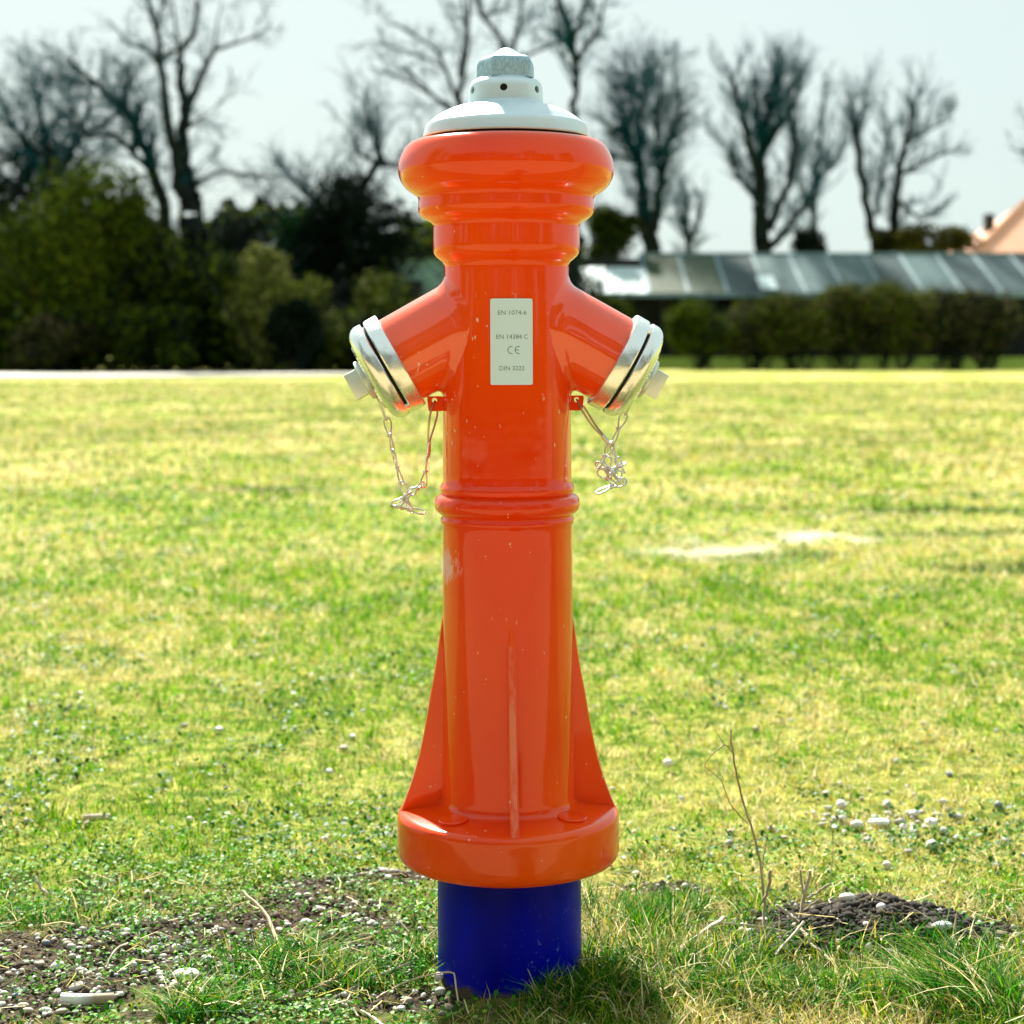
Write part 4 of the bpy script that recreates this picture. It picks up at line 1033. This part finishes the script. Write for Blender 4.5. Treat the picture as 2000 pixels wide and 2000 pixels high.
tree('bare_tree', 'bare tree low between the big left tree and the hydrant', 62,
     [[(640, 700, 24), (650, 500, 22), (700, 380, 18), (745, 310, 14), (730, 260, 10), (712, 200, 5)], [(740, 320, 10), (700, 300, 8), (690, 260, 4)], [(660, 460, 12), (600, 380, 8), (560, 330, 4)], [(745, 315, 12), (790, 330, 8), (830, 300, 5)],
      [(650, 480, 10), (620, 400, 7), (640, 330, 4)], [(640, 520, 10), (540, 420, 7), (500, 350, 4)]], dens=1.1, Lt=1.6, lv=3, up=.4)
tree('bare_tree', 'tall bare tree whose high twigs show left of the hydrant lid', 57,
     [[(900, 700, 24), (898, 400, 22), (897, 260, 17), (894, 190, 13), (905, 150, 9), (915, 80, 7), (915, -10, 6)], [(894, 200, 10), (868, 130, 8), (850, 95, 6), (780, 50, 5), (755, 45, 3)], [(885, 210, 8), (850, 190, 6), (800, 160, 5), (720, 130, 3)],
      [(896, 150, 8), (910, 60, 6), (900, -20, 4)], [(868, 130, 5), (810, 105, 5), (720, 80, 2)], [(890, 230, 7), (830, 170, 6), (790, 130, 4)]], dens=.5, Lt=1.3, lv=3, up=.15)
tree('bare_tree', 'tall bare tree with thin drooping branches directly above the hydrant', 59,
     [[(1000, 700, 20), (1002, 300, 16), (1000, 120, 12), (975, 70, 10), (940, 30, 9), (925, -30, 8)], [(1000, 110, 9), (1015, 50, 7), (1020, -20, 6)], [(1000, 120, 7), (1060, 95, 6), (1110, 72, 4)], [(940, 30, 7), (985, 20, 6), (1000, -20, 4)]], dens=.5, Lt=1.2, lv=3, up=.15)
tree('bare_tree', 'slender bare tree just right of the hydrant lid', 56,
     [[(1122, 700, 24), (1121, 400, 22), (1120, 230, 20), (1125, 190, 12), (1126, 130, 14), (1118, 90, 16), (1105, 40, 14), (1085, -20, 12)], [(1128, 120, 10), (1150, 80, 8), (1170, 60, 7), (1178, 10, 5), (1184, -20, 4)], [(1118, 90, 10), (1135, 40, 9), (1145, -20, 8)], [(1118, 110, 7), (1090, 60, 7), (1080, 10, 5)], [(1122, 150, 6), (1090, 90, 4), (1085, 60, 3)]], dens=.75, Lt=1.1, lv=3, up=.4, start=.4)
tree('bare_tree', 'dense bushy bare tree with thick trunk right of the hydrant', 71,
     [[(1272, 700, 40), (1270, 520, 36), (1266, 430, 32), (1254, 360, 22), (1240, 300, 15), (1210, 250, 12), (1185, 262, 6)], [(1275, 450, 24), (1292, 360, 15), (1300, 290, 12), (1320, 240, 7), (1330, 200, 4)],
      [(1250, 340, 15), (1245, 260, 12), (1255, 190, 8), (1265, 130, 4)], [(1240, 300, 10), (1215, 220, 8), (1205, 160, 4)], [(1292, 360, 10), (1280, 250, 8), (1290, 180, 5), (1300, 120, 3)], [(1245, 320, 9), (1200, 300, 6), (1175, 340, 3)], [(1258, 200, 8), (1230, 170, 6), (1225, 125, 3)]],
     dens=2.3, Lt=1.5, lv=3, up=.4, spread=.95, start=.3)
tree('bare_tree', 'small bare tree low beside the bushy tree, near the glass roof', 77,
     [[(1345, 700, 14), (1345, 470, 12), (1340, 420, 8), (1338, 370, 4)], [(1345, 480, 8), (1365, 430, 6), (1375, 400, 3)], [(1345, 470, 8), (1325, 420, 5), (1320, 390, 3)]], dens=1.2, Lt=1.1, lv=3, up=.5, spread=.7)
tree('bare_tree', 'broom shaped bare tree with thick dark trunk, middle of the right group', 71,
     [[(1490, 700, 38), (1488, 520, 36), (1486, 420, 30), (1484, 330, 26), (1490, 260, 18), (1500, 200, 10), (1510, 150, 4)], [(1484, 340, 18), (1455, 250, 12), (1440, 190, 8), (1430, 150, 4)], [(1490, 300, 14), (1530, 240, 10), (1555, 190, 6), (1570, 150, 3)],
      [(1500, 450, 18), (1540, 360, 12), (1555, 290, 9), (1545, 220, 5)], [(1486, 300, 12), (1475, 220, 8), (1475, 150, 4)], [(1505, 480, 18), (1545, 440, 12), (1590, 380, 8), (1615, 320, 4)], [(1486, 400, 12), (1440, 340, 8), (1420, 290, 4)], [(1495, 250, 9), (1520, 180, 6), (1530, 130, 3)]],
     dens=1.75, Lt=1.35, lv=3, up=.6, spread=.6, start=.3)
tree('bare_tree', 'faint slim bare tree between the two right hand tree clumps', 79,
     [[(1590, 700, 14), (1585, 480, 12), (1595, 350, 9), (1605, 260, 7), (1612, 180, 4)], [(1590, 420, 7), (1560, 360, 5), (1570, 280, 3)], [(1595, 350, 7), (1640, 300, 5), (1650, 250, 3)]], dens=.9, Lt=1.3, lv=3, up=.5, spread=.6, twig=.7)
tree('bare_tree', 'wide forked bare tree with two stems, rightmost of the bare trees', 72,
     [[(1712, 700, 28), (1712, 480, 26), (1700, 430, 18), (1684, 350, 14), (1675, 280, 14), (1668, 230, 10), (1655, 180, 4)], [(1740, 490, 24), (1750, 400, 18), (1755, 330, 15), (1768, 280, 11), (1785, 220, 6), (1795, 170, 3)],
      [(1758, 340, 10), (1800, 320, 8), (1840, 300, 6), (1870, 290, 3)], [(1712, 420, 10), (1722, 340, 8), (1735, 270, 6), (1730, 220, 3)], [(1672, 260, 9), (1685, 220, 6), (1690, 170, 3)], [(1750, 390, 8), (1800, 430, 6), (1840, 400, 4)], [(1768, 280, 7), (1820, 250, 5), (1865, 230, 2)]],
     dens=1.1, Lt=1.3, lv=3, up=.5, spread=.65, start=.35)
tree('bare_tree', 'bare tree mostly cut off by the right edge of the picture', 77,
     [[(2080, 700, 26), (2070, 450, 22), (2060, 330, 14), (2040, 260, 8), (2000, 230, 4)], [(2065, 380, 10), (2010, 300, 7), (1975, 290, 3)]], dens=.6, Lt=1.2, lv=3, up=.2)

# ------------------------------------------------------------------ shrubs
def shrub(px, py, w, h, d, cols, label, n=2600, leaf=0.10, group='shrubs along the far side of the lawn', name='shrub', stems_=9, lumps_=9, cat='shrub', twiggy=0.5, fill=.45, zlow=.14):
    sx = d / FP; W_ = w * sx / 2; H_ = h * sx; cx_ = (px - 1000) * sx; bz = max(0, EYE + (680 - py) * sx)
    root = empty(name, (cx_, d, 0), label, cat, group)
    rg = np.random.default_rng(int(px * 7 + py + d)); nb = int(lumps_ * 1.4); n = int(n * 1.5); leaf = leaf * 1.35
    bc = np.stack([rg.uniform(-.66, .66, nb) * W_, rg.uniform(-.6, .6, nb) * W_ * .7, rg.uniform(zlow, .80, nb) * H_], -1); bc[:, 0] *= np.sqrt(np.clip(1.15 - (bc[:, 2] / H_) ** 2, .1, 1)); br = rg.uniform(.75, 1.15, nb)
    # limit the lumps to the silhouette ellipse
    which = rg.integers(0, nb, n); u = rg.normal(0, 1, (n, 3)); u /= np.linalg.norm(u, axis=1, keepdims=True)
    rr = np.where(rg.random(n) < fill, rg.random(n) ** .5, rg.normal(1, .13, n))
    P = bc[which] + u * (br[which] * rr)[:, None] * np.array([.36 * W_, .34 * W_, .20 * H_]); P[:, 2] = np.abs(P[:, 2]) + .03
    kk = P[:, 2] < H_ * 1.08; P = P[kk]; which = which[kk]; n = len(P)
    a1 = rg.normal(0, 1, (n, 3)); a1 /= np.linalg.norm(a1, axis=1, keepdims=True); a2 = np.cross(a1, rg.normal(0, 1, (n, 3))); a2 /= np.linalg.norm(a2, axis=1, keepdims=True)
    s = leaf * rg.uniform(.5, 1.2, n)[:, None]; P[:, 2] += bz
    Vv = np.stack([P - a1 * s * .5, P + a2 * s * .3, P + a1 * s * .5, P - a2 * s * .3], 1).reshape(-1, 3)
    cc = np.array(cols)[rg.integers(0, len(cols), n)] * rg.uniform(.6, 1.3, (n, 1)) * (0.85 + .3 * (which % 3)[:, None] / 2)
    fo = quads('foliage', Vv, np.arange(n * 4).reshape(-1, 4), M_bush, root, False, np.repeat(cc, 4, 0)); tag(fo, kind='stuff')
    segs = []
    for _ in range(stems_):
        p = Vector((rg.uniform(-.25, .25) * W_, rg.uniform(-.2, .2) * W_, bz - (0.05 if bz > 0 else .02))); dr = Vector((rg.normal(0, .35), rg.normal(0, .3), 1)).normalized(); r = .02 + .03 * rg.random()
        for k in range(6):
            dr = (dr + Vector((rg.normal(0, .15), rg.normal(0, .15), .05))).normalized(); q = p + dr * H_ * .16; segs.append((p, q, r, r * .8)); 
            for _ in range(int(3 * twiggy * 2)):
                e = (dr + Vector((rg.normal(0, .6), rg.normal(0, .6), rg.normal(.1, .3)))).normalized(); q3 = p.lerp(q, rg.random()); q4 = q3 + e * H_ * .14; segs.append((q3, q4, r * .45, r * .3)); q5 = q4 + (e + Vector((rg.normal(0, .4), rg.normal(0, .4), .3))).normalized() * H_ * .12; segs.append((q4, q5, r * .3, .006))
            p = q; r *= .8
    tag(seg_mesh('stems', segs, 4, M_bark, root), kind='stuff')
    return root
OL = [(0.040, 0.070, 0.004), (0.070, 0.105, 0.006), (0.018, 0.036, 0.004), (0.10, 0.125, 0.010)]
DK = [(0.006, 0.014, 0.008), (0.010, 0.022, 0.010), (0.004, 0.010, 0.007)]
LT = [(0.15, 0.18, 0.03), (0.22, 0.23, 0.08), (0.08, 0.11, 0.015)]
EV = [(0.004, 0.045, 0.012), (0.004, 0.028, 0.010)]
BR = [(0.13, 0.10, 0.055), (0.08, 0.07, 0.03), (0.09, 0.12, 0.02)]
shrub(140, 722, 420, 400, 54, OL, 'broad rounded olive green shrub at the far left', 9000, .17, lumps_=16)
shrub(-60, 722, 300, 360, 55, OL, 'olive shrub cut off by the left edge', 4000, .17, lumps_=10)
shrub(330, 722, 300, 330, 55, OL + DK, 'olive shrub right of the broad rounded one', 7000, .17, lumps_=14)
shrub(60, 700, 380, 480, 62, DK, 'dark tree mass behind the leftmost shrubs', 6000, .2, cat='shrub', lumps_=12)
shrub(455, 722, 220, 250, 54, DK + OL, 'dark shrub below the fork of the big bare tree', 5000, .16)
shrub(520, 722, 190, 245, 52.5, LT, 'pale yellow green shrub left of the hydrant', 4200, .15, lumps_=10)
shrub(610, 722, 170, 190, 53, LT + OL, 'light olive shrub nearer the hydrant left outlet', 3200, .15)
shrub(580, 722, 120, 140, 51.5, DK, 'low dark evergreen shrub in front of the pale shrubs', 3500, .15, fill=.6)
shrub(590, 722, 130, 320, 60, EV, 'deep green evergreen bush behind the pale shrubs', 4200, .16, fill=.6)
shrub(700, 722, 280, 400, 60, DK, 'dark leafless thicket left of the hydrant neck', 8000, .17, lumps_=14, fill=.5)
shrub(480, 722, 200, 320, 62, DK, 'dark thicket behind the pale shrub', 5000, .17, lumps_=10, fill=.5)
shrub(760, 722, 190, 190, 54, OL + LT, 'olive shrub partly behind the left outlet', 4200, .15)
shrub(740, 720, 120, 110, 52, DK, 'low dark shrub under the left outlet', 2400, .13, fill=.6)
shrub(870, 722, 200, 210, 56, OL + DK, 'olive shrub hidden mostly by the hydrant barrel', 3000, .15)
shrub(960, 722, 260, 300, 60, DK, 'dark shrub mass directly behind the hydrant', 4000, .17, fill=.5)
shrub(1120, 722, 140, 250, 58, DK + OL, 'dark green shrub just right of the hydrant neck', 4000, .15, fill=.5)
shrub(1180, 722, 150, 150, 57, DK + OL, 'low dark shrub behind the right outlet', 3000, .14, fill=.5)
shrub(300, 722, 240, 130, 52, DK + OL, 'low dark undergrowth at the foot of the left shrubs', 4200, .14, fill=.5)
shrub(110, 722, 200, 110, 52, DK + BR, 'low undergrowth by the pale gap at the left', 3000, .13, fill=.5)
def mass(name, label, x0, x1, d0, d1, topf, n, leaf, cols, cat):
    rg = np.random.default_rng(len(label)); px = rg.uniform(x0, x1, n); D = rg.uniform(d0, d1, n)
    X = (px - 1000) * D / FP; tz = EYE + (680 - topf(px)) * D / FP; Z = tz * rg.random(n) ** .8
    P = np.stack([X, D, Z], -1); a1 = rg.normal(0, 1, (n, 3)); a1 /= np.linalg.norm(a1, axis=1, keepdims=True); a2 = np.cross(a1, rg.normal(0, 1, (n, 3))); a2 /= np.linalg.norm(a2, axis=1, keepdims=True)
    s_ = leaf * rg.uniform(.5, 1.2, n)[:, None]; Vv = np.stack([P - a1 * s_ * .5, P + a2 * s_ * .35, P + a1 * s_ * .5, P - a2 * s_ * .35], 1).reshape(-1, 3)
    cc = np.array(cols)[rg.integers(0, len(cols), n)] * rg.uniform(.6, 1.3, (n, 1))
    return tag(quads(name, Vv, np.arange(n * 4).reshape(-1, 4), M_bush, None, False, np.repeat(cc, 4, 0)), label, cat, kind='stuff')
mass('undergrowth', 'tangled dark undergrowth along the foot of the left shrubs', -500, 1210, 52.5, 58, lambda p: 655 - 55 * vn(p * .02, p * 0, 4) - 20 * vn(p * .09, p * 0, 5), 22000, .30, DK + OL, 'undergrowth')
mass('far_wood', 'dark far wood closing the view behind the left shrubs', -600, 1140, 76, 84, lambda p: 520 - 110 * vn(p * .011, p * 0, 7) - 50 * vn(p * .06, p * 0, 6), 26000, .55, DK + OL, 'wood')
G_H = 'round hedge shrubs before the glass roof'
for k, (px, w, h, c_) in enumerate([(1370, 170, 142, OL), (1480, 180, 152, OL + BR), (1560, 180, 165, OL + BR), (1650, 200, 172, BR + OL), (1745, 200, 172, BR + OL), (1850, 210, 172, BR + DK), (1925, 150, 150, DK + BR)]):
    shrub(px, 724, w, h, 57 + .4 * (k % 2), c_, ['leftmost and lowest green shrub of the hedge row before the glass roof', 'second hedge shrub from the left, green with brown tips', 'third hedge shrub from the left before the glass roof',
          'middle hedge shrub of the row, reddish brown on top', 'fifth hedge shrub from the left, reddish brown on top', 'sixth hedge shrub from the left, wide and dark', 'rightmost darkest shrub of the hedge row'][k], 5200, .12, G_H, lumps_=13, stems_=12, twiggy=.7, fill=.5, zlow=.34)
shrub(1830, 510, 190, 75, 70, [(0.09, 0.08, 0.006), (0.05, 0.055, 0.008)], 'yellow green bush top between the last bare tree and the orange roof', 2200, .16, fill=.5)
shrub(1745, 505, 120, 60, 71, [(0.05, 0.055, 0.008), (0.02, 0.03, 0.01)], 'small dark yellow bush top under the forked bare tree', 1300, .16, fill=.5)
shrub(1580, 505, 80, 60, 71, DK, 'small dark bush top above the glass roof right of the broom shaped tree', 900, .16, fill=.5)
shrub(1200, 520, 140, 130, 66, DK + OL, 'dark bush top behind the pale roof sheet', 3000, .16, fill=.5)

# ------------------------------------------------------------------ glass-roofed building
M_bar = mat('glazing_bar', (0.18, 0.28, 0.30), 0.5); M_dark = mat('dark_parts_and_shade', (0.010, 0.013, 0.012), 0.9)
M_pale = mat('pale_roof_sheet', (0.50, 0.62, 0.62), 0.5)
def glass(n, c):
    m = mat(n, c, 0.45, **{'Specular IOR Level': 0.25}); N, L, b = nodes(m); t = noise(m, 1.2, 4); L.new(mixc(m, t.outputs[0], c, tuple(min(1, q * 1.9 + .01) for q in c)), b.inputs['Base Color']); return m
GL = [glass('green_glass', (0.015, 0.035, 0.012)), glass('teal_glass', (0.014, 0.036, 0.038)), glass('pale_glass', (0.038, 0.075, 0.075)), glass('dark_glass', (0.006, 0.016, 0.018))]
D0, D1 = 61.0, 65.0; Z0 = EYE + (680 - 572) * D0 / FP; Z1 = EYE + (680 - 497) * D1 / FP
gh = empty('glasshouse', (14, 63, 0), 'long low building with a sloping glazed roof behind the hedge shrubs', 'glasshouse')
def ghp(name, bm, m):
    o = bm_obj(name, bm, m, None, False); o.parent = gh; o.matrix_parent_inverse = Matrix.Translation((-14, -63, 0)); return o
def slab(x0, x1, t=0.04, lift=0.0, f0=0, f1=1, x0b=None, x1b=None):
    b = bmesh.new(); ya, yb = D0 + (D1 - D0) * f0, D0 + (D1 - D0) * f1; za, zb = Z0 + (Z1 - Z0) * f0 + lift, Z0 + (Z1 - Z0) * f1 + lift
    vs = [b.verts.new(p) for p in ((x0, ya, za), (x1, ya, za), (x1, yb, zb), (x0, yb, zb), (x0, ya, za - t), (x1, ya, za - t), (x1, yb, zb - t), (x0, yb, zb - t))]
    for f_ in ((0, 1, 2, 3), (7, 6, 5, 4), (0, 4, 5, 1), (1, 5, 6, 2), (2, 6, 7, 3), (3, 7, 4, 0)): b.faces.new([vs[i] for i in f_])
    return b
xw = 2.2; step = 1.40; kinds = [0, 0, 1, 2, 2, 2, 1, 2, 1, 1, 3, 3, 3, 3, 3, 3, 3]
x = 4.9
for k, g_ in enumerate(kinds):
    ghp('roof_panel', slab(x + .05, x + step - .05), GL[g_])
    ghp('glazing_bar', slab(x - .05, x + .05, .12, .04), M_bar)
    x += step
XE = x
ghp('ridge', box_bm(4.8, XE, D1 - .05, D1 + .12, Z1 - .12, Z1 + .07), M_bar)
ghp('eave_gutter', box_bm(2.3, XE, D0 - .16, D0 - .01, Z0 - .16, Z0 - .02), M_bar)
ghp('roof_panel', slab(2.4, 4.84, .05, .0, 0, .66), M_pale)['label'] = 'pale opaque roof sheet at the left end'
ghp('rear_roof', (lambda b: b)(box_bm(2.4, XE, D1 + .13, D1 + .18, 0, Z1 - .15)), M_dark)
ghp('wall', box_bm(2.5, XE, D0 + 1.5, D0 + 1.6, 0, Z0 - .1), M_dark)  # near-black, the shadow under the open roof is painted into this wall
for k in range(10):
    ghp('post', box_bm(2.5 + k * 2.8, 2.62 + k * 2.8, D0 - .12, D0, 0, Z0 - .17), M_dark)
vb = bmesh.new(); va = [vb.verts.new(p) for p in ((1.0, 58.6, -.05), (60, 58.6, -.05), (60, 60.2, .42), (1.0, 60.2, .42))]; vb.faces.new(va)
va2 = [vb.verts.new(p) for p in ((1.0, 61.0, .42), (60, 61.0, .42))]; vb.faces.new((va[3], va[2], va2[1], va2[0])); va3 = [vb.verts.new(p) for p in ((1.0, 61.0, -.05), (60, 61.0, -.05))]; vb.faces.new((va2[0], va2[1], va3[1], va3[0]))
M_verge = mat('verge_grass', (0.26, 0.34, 0.03), 0.95)
tag(bm_obj('verge', vb, M_verge, None, False), kind='structure')
# small pale sign board seen left of the hedge's brown tops, part of the roof edge
ghp('vent_flap', (lambda b: b)(slab(8.9, 9.5, .04, .12, 0.02, .35)), M_pale)

# pale shed glimpsed through the shrubs at the left and by the hydrant
M_shed = mat('pale_blue_cladding', (0.22, 0.38, 0.42), 0.6)
def shed(px0, px1, py0, py1, d, label):
    a = wpx(px0, py0, d); b = wpx(px1, py1, d); r = empty('shed', ((a.x + b.x) / 2, d, 0), label, 'shed')
    def P(n_, bm, m):
        o = bm_obj(n_, bm, m, None, False); o.parent = r; o.matrix_parent_inverse = Matrix.Translation(-r.location); return o
    P('wall', box_bm(a.x, b.x, d, d + 3, 0, a.z), M_shed); P('roof', box_bm(a.x - .2, b.x + .2, d - .2, d + 3.2, a.z + .002, a.z + .15), M_dark)
    P('door', box_bm(a.x + .3, a.x + 1.1, d - .04, d - .003, 0, a.z * .8), M_dark)
shed(-40, 130, 585, 700, 66, 'pale blue shed glimpsed through the shrubs at the far left')
shed(770, 880, 505, 700, 68, 'pale blue shed wall glimpsed left of the hydrant neck')

# house with the orange roof
M_tile = mat('orange_roof_tiles', (0.80, 0.40, 0.24), 0.8)
def f():
    m = M_tile; N, L, b = nodes(m); n1 = noise(m, 2, 4, 0.6); L.new(mixc(m, n1.outputs[0], (0.62, 0.27, 0.14), (0.85, 0.48, 0.32)), b.inputs['Base Color'])
f()
M_render = mat('house_render', (0.55, 0.5, 0.42), 0.9)
dH = 92.0; hs = empty('house', (34, dH + 6, 0), 'house with an orange pink tiled roof at the right edge above the glass roof', 'house')
def hp(n_, bm, m):
    o = bm_obj(n_, bm, m, None, False); o.parent = hs; o.matrix_parent_inverse = Matrix.Translation(-hs.location); return o
pE0 = wpx(1885, 505, dH); pE0.z -= .3; x0h = pE0.x - .1; x1h = x0h + 18; ze = pE0.z
zr = wpx(2000, 385, dH + 6).z - .35
hp('wall', box_bm(x0h + .6, x1h - .6, dH + .6, dH + 11.4, 0, ze - .02), M_render)
b = bmesh.new(); v = [b.verts.new(p) for p in ((x0h, dH, ze), (x1h, dH, ze), (x1h, dH + 12, ze), (x0h, dH + 12, ze), (x0h + 5.0, dH + 6, zr), (x1h - 5, dH + 6, zr))]
for f_ in ((0, 1, 5, 4), (2, 3, 4, 5), (3, 0, 4), (1, 2, 5), (3, 2, 1, 0)): b.faces.new([v[i] for i in f_])
hp('roof', b, M_tile)
b = bmesh.new(); tube_bm([(x0h, dH, ze + .05), (x0h + 5, dH + 6, zr + .05), (x1h - 5, dH + 6, zr + .05)], .16, 6, bm=b); hp('roof_ridge', b, M_tile)
hp('chimney', box_bm(x0h + 2.6, x0h + 3.1, dH + 5, dH + 5.6, ze + .5, ze + 3.1), M_dark)
for k in range(4): hp('window', box_bm(x0h + 2.5 + 4 * k, x0h + 3.7 + 4 * k, dH + .55, dH + .597, 1.0, 2.4), GL[3])

# paths
M_path = mat('pale_path', (0.62, 0.58, 0.52), 0.9)
def f():
    m = M_path; N, L, b = nodes(m); n1 = noise(m, 2, 5, .6); L.new(mixc(m, n1.outputs[0], (0.5, 0.47, 0.42), (0.72, 0.67, 0.60)), b.inputs['Base Color'])
f()
def strip(pts0, pts1, name):
    b = bmesh.new(); A = [b.verts.new((x, y, .05 )) for x, y in pts0]; B = [b.verts.new((x, y, .05)) for x, y in pts1]
    for i in range(len(A) - 1): b.faces.new((A[i], A[i + 1], B[i + 1], B[i]))
    r = bmesh.ops.extrude_face_region(b, geom=b.faces[:]); bmesh.ops.translate(b, vec=(0, 0, -.12), verts=[q for q in r['geom'] if isinstance(q, bmesh.types.BMVert)])
    return tag(bm_obj(name, b, M_path, None, False), kind='structure')
strip([(-60, 38.0), (-20, 39.5), (-8, 42.5), (-3, 46), (1, 47.6)], [(-60, 47), (-20, 47.5), (-8, 47.4), (-3, 47.6), (1, 48.2)], 'path')
strip([(6, 66.2), (30, 64.2), (70, 60)], [(6, 66.9), (30, 66.9), (70, 66)], 'road') if False else None

M_bounce_strip = mat('added_bounce_strip', (0.14, 0.13, 0.115), 0.95)
def f():
    m = M_bounce_strip; N, L, b = nodes(m); n1 = noise(m, 40, 4, .6); L.new(mixc(m, n1.outputs[0], (0.30, 0.22, 0.10), (0.42, 0.315, 0.155)), b.inputs['Base Color'])
f()
tag(bm_obj('added_bounce_strip', box_bm(-30, 30, -5.5, 1.45, -.05, .035), M_bounce_strip, None, False), kind='structure')  # unseen ground strip added behind the camera to tint bounce light on the hydrant
# the belt of trees behind the photographer, mirrored in the gloss paint
rg = np.random.default_rng(5); n = 42000
ang = rg.uniform(-np.pi - .45, .12, n); 
Rr = 13 + rg.normal(0, 1.0, n); top = 5.5 + 5.0 * vn(ang * 3.2 + 40, ang * 0, 3) + 2.6 * vn(ang * 22 + 90, ang * 0, 8) + 1.4 * vn(ang * 60 + 300, ang * 0, 9)
zz = np.abs(rg.random(n)) * top; gap = (vn(ang * 13 + 60, ang * 0, 14) > .70) & (zz > .9) & (rg.random(n) < .93); zz[gap] *= .1
P = np.stack([Rr * np.cos(ang), Rr * np.sin(ang) - 3.0, zz], -1)
a1 = rg.normal(0, 1, (n, 3)); a1 /= np.linalg.norm(a1, axis=1, keepdims=True); a2 = np.cross(a1, rg.normal(0, 1, (n, 3))); a2 /= np.linalg.norm(a2, axis=1, keepdims=True); s = rg.uniform(.2, .4, n)[:, None]
Vv = np.stack([P - a1 * s * .5, P + a2 * s * .4, P + a1 * s * .5, P - a2 * s * .4], 1).reshape(-1, 3)
belt = quads('woodland_belt', Vv, np.arange(n * 4).reshape(-1, 4), M_bush, None, False, np.repeat(np.array(OL)[rg.integers(0, 4, n)] * 0.45, 4, 0))
tag(belt, 'belt of trees behind the viewer, mirrored in the glossy paint', 'trees', kind='stuff')
